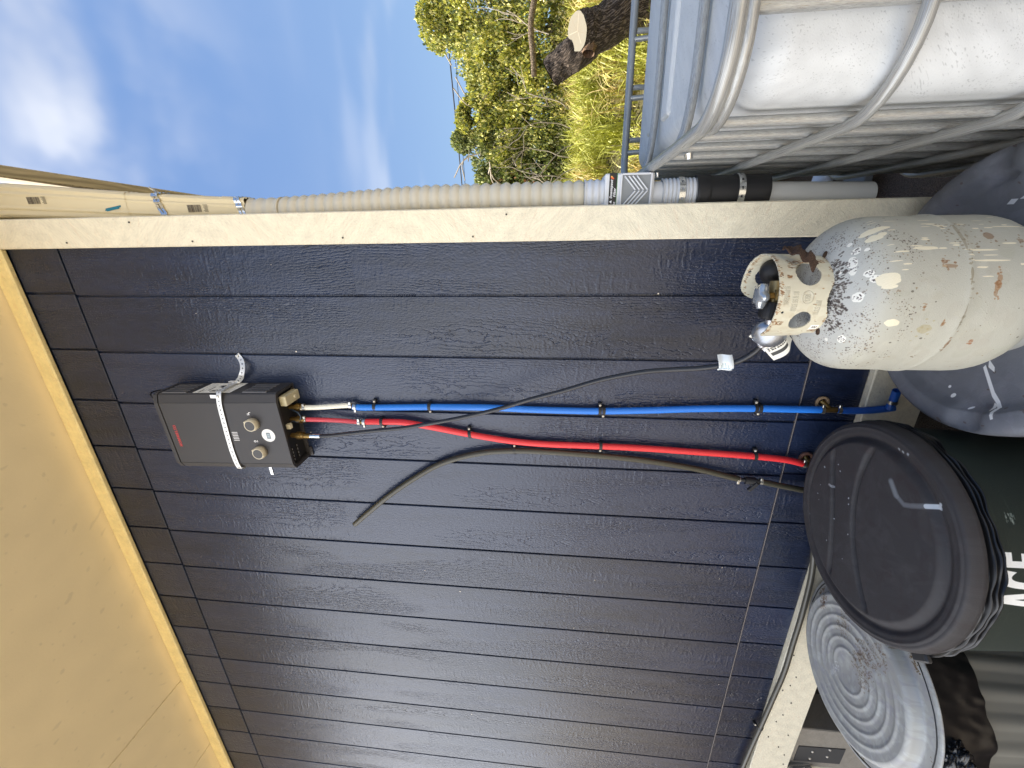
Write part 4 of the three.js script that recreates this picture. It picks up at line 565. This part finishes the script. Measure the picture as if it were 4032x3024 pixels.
// ------------------------------------------------------------------ galvanised can, its bag and its tilted lid
{
  const CX = -1.318, CZ = 0.303;
  const t = thing('galvanised_can', 'ribbed galvanised steel trash can at the lower left, partly under a black bag', 'trash can', [CX, 0, CZ]);
  const p = []; for (let i = 0; i <= 14; i++) p.push([0.205 + 0.035 * i / 14, 0.02 + 0.58 * i / 14]); p.push([0.246, 0.605], [0.246, 0.618], [0.239, 0.622]);
  part('can_body', revolve([[0.001, 0.03], [0.19, 0.03], ...p], 360, (a, r, y, j) => [j > 2 && j < 16 ? r + 0.0055 * Math.max(-0.45, Math.cos(a * 22)) * sst(0.03, 0.1, y) * sst(0.60, 0.5, y) : r, y]), M(0.24, 0.235, 0.20, 0.55, 0.4), t);
  const bag = thing('trash_bag', 'black plastic bag folded over the rim of the galvanised can', 'bag', [CX, 0, CZ]);
  const q = []; for (let i = 0; i <= 30; i++) q.push([0.252, 0.640 - 0.125 * i / 30]);
  part('bag_skirt', revolve([[0.2, 0.60], [0.23, 0.628], ...q], 300, (a, r, y, j) => { const k = clamp((j - 2) / 30); const n = noise(Math.cos(a) * 5, Math.sin(a) * 5, y * 8) + 0.3 * noise(Math.cos(a) * 14, Math.sin(a) * 14, y * 30); return [r + (j > 1 ? 0.008 + 0.008 * n * (0.3 + k) : 0), y + 0.008 * noise(Math.cos(a) * 4, Math.sin(a) * 4, 7) * k]; }), bagBlack, bag);
  // crumpled liner bunched up under the lid at the front
  const cr = new THREE.SphereGeometry(0.085, 90, 60); { const P = cr.attributes.position; for (let i = 0; i < P.count; i++) { const x = P.getX(i), y = P.getY(i), z = P.getZ(i); const n = Math.abs(noise(x * 17, y * 17, z * 17)) + 0.35 * Math.abs(noise(x * 38, y * 38, z * 38)); const s = 0.85 + 0.7 * n; P.setXYZ(i, x * s * 1.3, y * s * 0.75, z * s * 0.8); } cr.computeVertexNormals(); }
  part('crumpled_top', cr.scale(0.6, 0.5, 0.5).translate(0.05, 0.600, 0.255), M(0.012, 0.012, 0.013, 0.16), bag);
  const lid = thing('bin_lid', 'round ribbed galvanised lid with rust stains lying tilted on the bag', 'lid', [CX, 0.640, CZ]);
  const lm = canvas(1024, 1024, (x, w, h) => {
    x.fillStyle = '#b2b2ae'; x.fillRect(0, 0, w, h); const r = rng(71);
    for (let i = 0; i < 1600; i++) { x.fillStyle = r() < 0.5 ? 'rgba(150,156,166,0.16)' : 'rgba(235,238,242,0.13)'; x.beginPath(); x.ellipse(r() * w, r() * h, 4 + r() * 36, 3 + r() * 16, r() * 3, 0, 7); x.fill(); }
    const P = (a, b) => [512 + a * 1750, 512 + b * 1750]; const stain = (a, b, s, n, c) => { for (let i = 0; i < n; i++) { const q = r() * 6.28, d = Math.pow(r(), 0.7) * s; const al = noise(a * 20 + Math.cos(q) * d * 60, b * 20 + Math.sin(q) * d * 60, 3); if (al < -0.05) continue; x.fillStyle = c; x.beginPath(); for (let k = 0; k < 3; k++) { x.beginPath(); x.ellipse(...P(a + Math.cos(q) * d + (r() - 0.5) * 0.01, b + Math.sin(q) * d * 0.5 + (r() - 0.5) * 0.01), 1 + r() * 4, 1 + r() * 3.5, r() * 3, 0, 7); x.fill(); } } };
    stain(0.09, 0.02, 0.07, 260, 'rgba(96,70,48,0.30)'); stain(0.12, -0.07, 0.06, 140, 'rgba(104,78,54,0.28)'); stain(0.05, 0.06, 0.05, 120, 'rgba(96,70,48,0.28)'); stain(0.10, -0.17, 0.03, 90, 'rgba(90,60,40,0.4)'); stain(-0.05, -0.04, 0.03, 40, 'rgba(240,242,244,0.4)'); stain(0.16, 0.07, 0.06, 130, 'rgba(110,84,56,0.28)');
    for (let i = 0; i < 50; i++) { const a = r() * 6.28; stain(0.248 * Math.cos(a), 0.248 * Math.sin(a), 0.012, 6, 'rgba(100,72,40,0.5)'); }
  });
  const lp = []; const RN = 90; for (let i = 0; i <= RN; i++) { const r = 0.0005 + 0.212 * i / RN; let h = 0.034; for (const c of [0.062, 0.093, 0.124, 0.154, 0.184]) h += 0.0028 * Math.exp(-(((r - c) / 0.0055) ** 2)); h -= 0.004 * sst(0.06, 0.0, r); lp.push([r, h]); }
  lp.push([0.220, 0.031], [0.2245, 0.022], [0.228, 0.004], [0.236, 0.0], [0.262, -0.002], [0.270, -0.003], [0.2735, -0.007], [0.270, -0.011], [0.245, -0.010]);
  const g = revolve(lp, 128); { const P = g.attributes.position, uv = g.attributes.uv; for (let i = 0; i < P.count; i++) uv.setXY(i, 0.5 + P.getX(i) * 1750 / 1024, 0.5 - P.getZ(i) * 1750 / 1024); }
  part('lid_plate', g, M(0.80, 0.80, 0.79, 0.6, 0.25, { map: lm }), lid);
}

// ------------------------------------------------------------------ water tote in its cage
{
  const t = thing('water_tote', 'white plastic water tote in a galvanised tube cage beside the downspout', 'water tank', [0.155, 0.18, 0.505]); t.rotation.y = 0.02;
  // local: x to the right from the left face, z = 0 at the near face, towards -z; y from the pallet
  const LX = 1.16, LZ = 1.08, HT = 1.17;
  const plastic = M(0.63, 0.64, 0.635, 0.5, 0, { map: tex(1024, 1024, (u, v) => { let n = 0.95 + 0.04 * tile(u, v, 4, 2); const sp = sst(0.44, 0.56, tile(u, v, 44, 4) + 0.25 * tile(u, v, 5, 9)); n -= 0.12 * sp; return [n, n, n * 0.995]; }, true, 1.5, 1.5), bumpMap: again(paintBump, 1.4, 1.4), bumpScale: 0.0004 });
  const tubeG = (pts, r, seg = 60) => new THREE.TubeGeometry(pts, seg, r, 12, false);
  const rb = (x0, x1, y0, y1, z0, z1, r, seg = 6) => new RoundedBoxGeometry(x1 - x0, y1 - y0, z1 - z0, seg, r).translate((x0 + x1) / 2, (y0 + y1) / 2, (z0 + z1) / 2);
  const bodyG = rb(0.032, LX - 0.032, 0.10, HT - 0.038, -LZ + 0.035, -0.035, 0.065, 8); { const uv = bodyG.attributes.uv, p = bodyG.attributes.position, n = bodyG.attributes.normal; for (let i = 0; i < p.count; i++) { uv.setXY(i, p.getX(i) + 0.9 * p.getZ(i), p.getY(i) + 0.43 * p.getZ(i)); } }
  part('plastic_tank', bodyG, plastic, t);
  // raised ribs moulded across the top
  for (const z of [-0.58, -0.78]) part('top_rib', rb(0.12, LX - 0.12, HT - 0.055, HT - 0.028, z - 0.04, z + 0.04, 0.012, 4), plastic, t);
  const ring = (r0, y, rad, dx = 0, open = false) => { const c = r0, x0 = dx, x1 = LX - dx, z0 = -dx, z1 = -LZ + dx; const path = new THREE.CurvePath(); const seg = []; const P = (x, z) => V(x, y, z); const arcPts = (cx, cz, a0) => { for (let i = 0; i <= 8; i++) { const a = a0 + i / 8 * Math.PI / 2; seg.push(P(cx + c * Math.cos(a), cz + c * Math.sin(a))); } }; arcPts(x1 - c, z0 - c, 0); arcPts(x0 + c, z0 - c, Math.PI / 2); arcPts(x0 + c, z1 + c, Math.PI); arcPts(x1 - c, z1 + c, Math.PI * 1.5); if (open) { const o = [...seg.slice(27), ...seg.slice(0, 27)].slice(9); return new THREE.TubeGeometry(new THREE.CatmullRomCurve3(o.slice(0, 18), false, 'centripetal'), 140, rad, 12, false); } return new THREE.TubeGeometry(new THREE.CatmullRomCurve3(seg, true, 'centripetal'), 180, rad, 12, true); };
  part('top_rail', [ring(0.11, HT, 0.0135), ring(0.11, HT - 0.019, 0.011, 0.001, true)], galv, t);
  for (const y of [0.915, 0.675, 0.435, 0.195]) part('cage_ring', ring(0.13, y, 0.0105, 0), galv, t);
  const up = (x, z) => { part('cage_upright', new THREE.TubeGeometry(curve([[x, 0.1, z], [x, 0.7, z], [x, HT - 0.05, z], [x, HT - 0.012, z]]), 16, 0.0090, 10), galv, t); };
  for (let i = 0; i < 8; i++) up(0.014, -0.13 - i * 0.117);
  for (let i = 0; i < 7; i++) up(0.135 + i * 0.148, -0.014);
  for (let i = 0; i < 6; i++) up(LX - 0.014, -0.16 - i * 0.15);
  for (let i = 0; i < 6; i++) up(0.16 + i * 0.17, -LZ + 0.014);
  for (const z of [-0.27, -0.66]) part('top_bar', new THREE.TubeGeometry(curve([[0.004, HT - 0.005, z], [0.03, HT - 0.012, z + 0.005], [0.12, HT - 0.022, z], [0.58, HT - 0.020, z], [LX - 0.12, HT - 0.022, z], [LX - 0.004, HT - 0.005, z]]), 40, 0.0105, 12), galv, t);
  for (const z of [-0.30, -0.62]) part('bolt', rod([-0.008, HT - 0.034, z], [-0.020, HT - 0.036, z], 0.010, 0.008, 6), steel, t);
  for (let i = 0; i < 6; i++) part('rail_stub', rod([0.12 + i * 0.18, HT - 0.004, -LZ], [0.12 + i * 0.18, HT - 0.10, -LZ + 0.02], 0.009), galv, t);
  part('pallet', [box(0.0, LX, 0.0, 0.10, -LZ, -LZ + 0.12, 0.004), box(0, LX, 0, 0.10, -0.12, 0, 0.004), box(0, LX, 0.08, 0.10, -LZ + 0.121, -0.121, 0.004)], galv, t);
  const blockM = M(0.20, 0.20, 0.20, 0.95, 0, { bumpMap: again(paintBump, 6, 6), bumpScale: 0.006 });
  const shapeB = () => { const s = new THREE.Shape([new THREE.Vector2(0, 0), new THREE.Vector2(0.39, 0), new THREE.Vector2(0.39, 0.18), new THREE.Vector2(0, 0.18)]); for (const x of [0.03, 0.21]) s.holes.push(new THREE.Path([new THREE.Vector2(x, 0.03), new THREE.Vector2(x + 0.15, 0.03), new THREE.Vector2(x + 0.15, 0.15), new THREE.Vector2(x, 0.15)])); return new THREE.ExtrudeGeometry(s, { depth: 0.19, bevelEnabled: false }); };
  [['grey concrete block under the near left corner of the water tote', 0.18, 0.12], ['grey concrete block under the left side of the tote behind the drain pipe', 0.19, -0.36]].forEach(([lab, x, z]) => { const b = thing('concrete_block', lab, 'block', [x, -0.005, z]); part('block', shapeB(), blockM, b); });
  const pp = thing('drain_stub', 'short white plastic pipe lying on the soil under the water tote', 'pipe'); part('pipe', rod([0.10, 0.13, -1.50], [0.7, 0.05, -1.46], 0.05, 0.05, 24), M(0.70, 0.72, 0.76, 0.4), pp);
  const rg = thing('soil_board', 'grey weathered board lying on the soil beside the white pipe', 'board'); part('board', box(0.05, 0.6, 0.06, 0.10, -1.33, -1.16, 0.004), M(0.17, 0.17, 0.165, 0.9), rg);
  const bg = thing('plastic_scrap', 'small scrap of clear plastic sheet on the dark soil behind the grey lid', 'litter'); part('scrap', sheet(14, 10, (u, v) => V(0.155 + 0.06 * u, 0.20 + 0.05 * v + 0.01 * Math.sin(u * 7), -0.42 + 0.03 * v + 0.012 * Math.sin(u * 9 + v * 4)), () => true, 0.0008), M(0.5, 0.52, 0.55, 0.2), bg);
}

// ------------------------------------------------------------------ plants behind
const leafGeo = (w, l) => { const g = new THREE.BufferGeometry(); g.setAttribute('position', new THREE.Float32BufferAttribute([0, 0, 0, -w, l * 0.45, w * 0.5, 0, l * 0.5, 0, 0, 0, 0, 0, l * 0.5, 0, w, l * 0.45, w * 0.5, -w, l * 0.45, w * 0.5, 0, l, 0.1 * l, 0, l * 0.5, 0, w, l * 0.45, w * 0.5, 0, l * 0.5, 0, 0, l, 0.1 * l], 3)); g.setAttribute('uv', new THREE.Float32BufferAttribute(new Array(24).fill(0), 2)); g.computeVertexNormals(); return g; };
const leafM = new THREE.MeshPhysicalMaterial({ color: lin(1, 1, 1), roughness: 0.5, side: THREE.DoubleSide, transmission: 0.4, thickness: 0, specularIntensity: 0.6 });
const barkMap = tex(512, 512, (u, v) => { const f = tile(u, v, 3, 5, 3.2, 0.6) + 0.5 * tile(u, v, 9, 2, 2.4, 0.7); const n = 0.55 + 0.7 * sst(-0.2, 0.35, f) + 0.2 * tile(u, v, 30, 6); return [n, n * 0.94, n * 0.86]; }, true);
const bark = M(0.145, 0.11, 0.085, 0.95, 0, { map: barkMap, bumpMap: again(barkMap, 1, 1), bumpScale: 0.02 });
const twigM = M(0.36, 0.31, 0.24, 0.9, 0, { map: again(paintMap, 1, 1) });
function bush(name, label, [bx, by, bz], lobes, n, cols, seed, group) {
  const r = rng(seed), t = thing(name, label, 'bush', [bx, by, bz]);
  const stems = []; lobes.forEach(([x, y, z]) => { stems.push(tube([[x * 0.1, -0.1, z * 0.1], [x * 0.4 + 0.1 * (r() - 0.5), y * 0.4, z * 0.4], [x * 0.8, y * 0.75, z * 0.8], [x, y, z]], 0.022, 14, 7)); for (let k = 0; k < 4; k++) { const a = r() * 6.28; stems.push(tube([[x * 0.7, y * 0.65, z * 0.7], [x + 0.3 * Math.cos(a), y + 0.1, z + 0.3 * Math.sin(a)], [x + 0.6 * Math.cos(a), y + 0.35 * r(), z + 0.6 * Math.sin(a)]], 0.010, 10, 6)); } });
  part('stems', stems, twigM, t);
  const m = new THREE.InstancedMesh(leafGeo(0.017, 0.052), leafM, n); m.name = 'foliage'; m.userData.kind = 'stuff'; const o = new THREE.Object3D(), c = new THREE.Color();
  for (let i = 0; i < n; i++) {
    const L = lobes[Math.floor(r() * lobes.length)]; let x, y, z, q = 0;
    for (let k = 0; k < 14; k++) { const a = r() * 6.283, cz = r() * 2 - 1, d = Math.pow(r(), 0.38), s = Math.sqrt(1 - cz * cz); x = L[0] + L[3] * d * s * Math.cos(a); z = L[2] + L[3] * d * s * Math.sin(a); y = L[1] + L[4] * d * cz; q = noise((bx + x) * 3.2, (by + y) * 3.2, (bz + z) * 3.2) + 0.6 * noise((bx + x) * 8, (by + y) * 8, (bz + z) * 8); if (q > -0.12 + 0.2 * r()) break; }
    if (y < -0.2) y = -0.2 + r() * 0.3;
    o.position.set(x, y, z); o.rotation.set(r() * 2.2 - 0.4, r() * 6.28, r() * 1.6 - 0.8); o.scale.setScalar(0.65 + 0.7 * r()); o.updateMatrix(); m.setMatrixAt(i, o.matrix);
    const b = cols[Math.floor(r() * cols.length)], k = 2.5 * (0.75 + 0.5 * r()) * (1 + 0.5 * clamp(q, -0.4, 0.6)); c.setRGB(b[0] * k, b[1] * k, b[2] * k); m.setColorAt(i, c);
  }
  m.castShadow = m.receiveShadow = true; t.add(m); return t;
}
const GL = [[0.175, 0.175, 0.03], [0.12, 0.13, 0.024], [0.23, 0.22, 0.04], [0.08, 0.09, 0.024], [0.31, 0.28, 0.11], [0.16, 0.16, 0.055], [0.045, 0.06, 0.02]];
const GD = [[0.10, 0.12, 0.03], [0.06, 0.075, 0.025], [0.14, 0.15, 0.045], [0.20, 0.20, 0.09], [0.04, 0.05, 0.02]];
const GR = [[0.10, 0.13, 0.03], [0.13, 0.14, 0.04], [0.16, 0.07, 0.03], [0.09, 0.11, 0.03]];
bush('bush', 'tall leafy bush at the right behind the tree stump and log', [2.75, 1.25, -6.3], [[0, 1.5, 0, 0.75, 0.65], [-0.55, 1.2, 0.1, 0.65, 0.6], [0.7, 1.7, 0.2, 0.75, 0.7], [0.15, 2.15, -0.1, 0.42, 0.42], [-0.2, 0.7, 0.3, 0.8, 0.7], [0.8, 0.8, 0.3, 0.8, 0.7]], 38000, GL, 101);
bush('bush', 'bright green bush in the middle of the bank against the sky', [1.75, 1.25, -6.5], [[0, 1.3, 0, 0.7, 0.6], [-0.5, 1.0, 0.2, 0.6, 0.55], [0.45, 1.25, 0.1, 0.6, 0.6], [-0.15, 1.72, 0, 0.38, 0.34], [0, 0.6, 0.35, 0.8, 0.65]], 32000, GL, 103);
bush('bush', 'darker twiggy bush at the left beside the ribbed downspout', [0.95, 1.2, -6.6], [[0, 1.2, 0, 0.62, 0.7], [-0.45, 1.05, 0.2, 0.55, 0.6], [0.35, 1.55, 0, 0.48, 0.48], [0.1, 0.55, 0.3, 0.75, 0.6], [0.38, 1.95, 0.1, 0.2, 0.26], [-0.55, 0.7, 0.3, 0.55, 0.6], [-0.3, 1.45, 0.1, 0.45, 0.4]], 34000, GD, 107);
bush('bush', 'small reddish sprig of leaves rising beside the downspout', [0.45, 1.2, -6.2], [[0, 1.35, 0, 0.28, 0.36], [0.12, 0.9, 0, 0.4, 0.4], [-0.1, 0.5, 0.1, 0.5, 0.5]], 4500, GR, 109);
{ // grasses on the bank
  const r = rng(77), n = 13000, g = new THREE.BufferGeometry(), pos = [], S = 6;
  const P = (k) => { const t = k / S; return [t, 0.30 * t * t * t + 0.12 * t * t, 0.0056 * (1 - t * t * 0.92)]; };
  for (let k = 0; k < S; k++) { const [y0, x0, w0] = P(k), [y1, x1, w1] = P(k + 1), h0 = y0 - 0.32 * y0 ** 3, h1 = y1 - 0.32 * y1 ** 3; pos.push(x0, h0, -w0, x0, h0, w0, x1, h1, w1, x0, h0, -w0, x1, h1, w1, x1, h1, -w1); }
  g.setAttribute('position', new THREE.Float32BufferAttribute(pos, 3)); g.setAttribute('uv', new THREE.Float32BufferAttribute(new Array(pos.length / 3 * 2).fill(0), 2)); g.computeVertexNormals();
  const m = new THREE.InstancedMesh(g, leafM, n); m.name = 'grass'; const o = new THREE.Object3D(), c = new THREE.Color();
  for (let i = 0; i < n; i++) {
    let x, z; for (let k = 0; k < 8; k++) { z = -1.9 - Math.pow(r(), 0.8) * 4.6; x = -0.1 + r() * (1.0 + 0.62 * (-z)); if (noise(x * 2.6, z * 2.6, 5) > -0.1 + 0.25 * r() - 0.1) break; }
    o.position.set(x, groundH(x, z) - 0.02, z); o.rotation.set((r() - 0.5) * 0.7, r() * 6.283, (r() - 0.5) * 0.7); const L = 0.22 + 0.38 * r() + 0.15 * noise(x, z, 8); o.scale.set(L * (0.7 + r()), L, 0.9 + 0.9 * r()); o.updateMatrix(); m.setMatrixAt(i, o.matrix);
    const dry = sst(-0.05, 0.35, noise(x * 1.6, z * 1.6, 21) + 0.35 * (r() - 0.5)), k = 0.75 + 0.5 * r(); const a = [0.44, 0.45, 0.07], b = [0.62, 0.48, 0.20]; c.setRGB(...a.map((s, j) => (s + (b[j] - s) * dry) * k)); m.setColorAt(i, c);
  }
  m.castShadow = m.receiveShadow = true; scene.add(m); tag(m, 'long arching yellow green grass on the sunlit bank', 'grass', null, 'stuff');
}
{ // cut stump with two limbs
  const t = thing('tree_stump', 'dark barked cut tree stump with a pale sawn face on the bank', 'tree stump');
  const limb = (pts, r0, r1, seed, cap) => { const C = curve(pts), n = 44, m = 48, pos = [], uv = [], idx = [], fr = C.computeFrenetFrames(n); for (let i = 0; i <= n; i++) { const p = C.getPointAt(i / n), R = r0 + (r1 - r0) * i / n; for (let j = 0; j <= m; j++) { const a = j / m * 2 * Math.PI, k = 1 + 0.10 * noise(Math.cos(a) * 2.2 + seed, Math.sin(a) * 2.2, i * 0.12) + 0.09 * Math.abs(noise(Math.cos(a) * 7 + seed, Math.sin(a) * 7, i * 0.22)); const q = p.clone().addScaledVector(fr.normals[i], R * k * Math.cos(a)).addScaledVector(fr.binormals[i], R * k * Math.sin(a)); pos.push(q.x, q.y, q.z); uv.push(j / m * 2, i / n * 1.5); } } for (let i = 0; i < n; i++) for (let j = 0; j < m; j++) { const a = i * (m + 1) + j, b = a + m + 1; idx.push(a, a + 1, b, b, a + 1, b + 1); } const g = new THREE.BufferGeometry(); g.setAttribute('position', new THREE.Float32BufferAttribute(pos, 3)); g.setAttribute('uv', new THREE.Float32BufferAttribute(uv, 2)); g.setIndex(idx); g.computeVertexNormals(); return g; };
  part('trunk', limb([[1.62, 0.85, -2.85], [1.52, 1.12, -2.80], [1.42, 1.30, -2.78], [1.36, 1.42, -2.76]], 0.172, 0.135, 1), bark, t);
  part('limb', limb([[1.40, 1.36, -2.84], [1.31, 1.48, -2.86], [1.25, 1.60, -2.90], [1.190, 1.695, -2.93]], 0.130, 0.106, 5), bark, t);
  part('limb', limb([[1.42, 1.32, -2.78], [1.395, 1.42, -2.72], [1.378, 1.487, -2.685]], 0.135, 0.118, 9), bark, t);
  part('broken_knot', limb([[1.36, 1.36, -2.72], [1.27, 1.395, -2.70], [1.235, 1.40, -2.69]], 0.06, 0.045, 3), M(0.26, 0.17, 0.11, 0.9, 0, { map: barkMap }), t);
  const ringMap = canvas(512, 512, (x, w, h) => { x.fillStyle = '#7a7566'; x.fillRect(0, 0, w, h); const r = rng(91); for (let i = 0; i < 26; i++) { x.strokeStyle = `rgba(120,98,72,${0.1 + 0.2 * r()})`; x.lineWidth = 2 + r() * 3; x.beginPath(); x.arc(256 + r() * 6, 256 + r() * 6, 10 + i * 9, 0, 7); x.stroke(); } for (let i = 0; i < 60; i++) { const a = r() * 6.28; x.strokeStyle = `rgba(110,90,66,${0.12 + 0.2 * r()})`; x.lineWidth = 1 + r() * 2; x.beginPath(); x.moveTo(256, 256); x.lineTo(256 + 250 * Math.cos(a), 256 + 250 * Math.sin(a)); x.stroke(); } x.strokeStyle = 'rgba(190,178,156,0.55)'; x.lineWidth = 6; x.beginPath(); x.moveTo(256, 30); x.lineTo(262, 256); x.lineTo(470, 300); x.moveTo(262, 256); x.lineTo(90, 330); x.stroke(); });
  const disc = (r, p, d, seed) => { const g = new THREE.CircleGeometry(r, 40); const P = g.attributes.position; for (let i = 1; i < P.count; i++) { const a = Math.atan2(P.getY(i), P.getX(i)), k = 1 + 0.08 * noise(Math.cos(a) * 2 + seed, Math.sin(a) * 2); P.setXYZ(i, P.getX(i) * k, P.getY(i) * k, 0); } g.applyQuaternion(new THREE.Quaternion().setFromUnitVectors(V(0, 0, 1), V(...d).normalize())); return g.translate(...p); };
  part('sawn_face', disc(0.121, [1.3775, 1.489, -2.684], [-0.20, 0.80, 0.56], 4), new THREE.MeshStandardMaterial({ map: ringMap, roughness: 0.85, side: THREE.DoubleSide }), t);
  part('sawn_face', disc(0.108, [1.189, 1.697, -2.931], [-0.5, 0.82, -0.3], 6), new THREE.MeshStandardMaterial({ map: ringMap, roughness: 0.85, side: THREE.DoubleSide }), t);
}
{
  const t = thing('dead_log', 'grey bare branch lying level across the bush above the stump', 'branch'); part('branch', tube([[2.25, 1.86, -3.75], [2.05, 1.885, -3.82], [1.94, 1.915, -3.86], [1.833, 1.925, -3.904], [1.64, 1.905, -3.97], [1.472, 1.897, -4.018]], 0.030, 60, 14), M(0.30, 0.235, 0.165, 0.95, 0, { map: again(barkMap, 6, 1), bumpMap: again(barkMap, 6, 1), bumpScale: 0.006 }), t);
  const r = rng(121), d = thing('dead_twigs', 'tangle of pale dead twigs in front of the bushes', 'twigs'); const g = [];
  const grow = (p, dir, L, rad, dep) => { const pts = [p]; let q = V(...p), v = V(...dir); for (let k = 0; k < 4; k++) { v.add(V((r() - 0.5) * 0.7, (r() - 0.42) * 0.6, (r() - 0.5) * 0.4)).normalize(); q = q.clone().addScaledVector(v, L / 4); pts.push([q.x, q.y, q.z]); } g.push(tube(pts, rad, 12, 5)); if (dep > 0) for (let k = 0; k < 3; k++) { const s = pts[1 + Math.floor(r() * 4)] || pts[4]; grow(s, [v.x + (r() - 0.5) * 1.6, v.y + (r() - 0.5) * 1.4, v.z + (r() - 0.5)], L * 0.62, rad * 0.65, dep - 1); } };
  for (const [x, y, z] of [[0.62, 1.42, -4.3], [0.86, 1.45, -4.25], [1.02, 1.5, -4.2], [1.18, 1.52, -4.1], [0.50, 1.45, -4.3], [0.75, 1.5, -4.4], [1.9, 1.75, -4.2]]) grow([x, y, z], [(r() - 0.6) * 1.2, 0.8, 0.1], 0.5, 0.0058, 2);
  part('twigs', g, twigM, d);
}
{
  const w1 = thing('power_line', 'thick dark power line crossing the sky above the bushes', 'cable'); part('cable', tube([[14, 6.5, -16.9], [8.774, 6.352, -18.893], [4.5, 6.30, -19.8], [0.346, 6.334, -20.716], [-6, 6.5, -22]], 0.028, 60, 6), M(0.02, 0.02, 0.022, 0.6), w1);
  const w2 = thing('power_line', 'thin power line just below the thicker one above the bushes', 'cable'); part('cable', tube([[14, 6.15, -16.9], [8.759, 6.081, -18.9], [4.5, 6.09, -19.8], [0.344, 6.203, -20.716], [-6, 6.4, -22]], 0.014, 60, 6), M(0.05, 0.05, 0.055, 0.6), w2);
}
renderer.render(scene, camera);
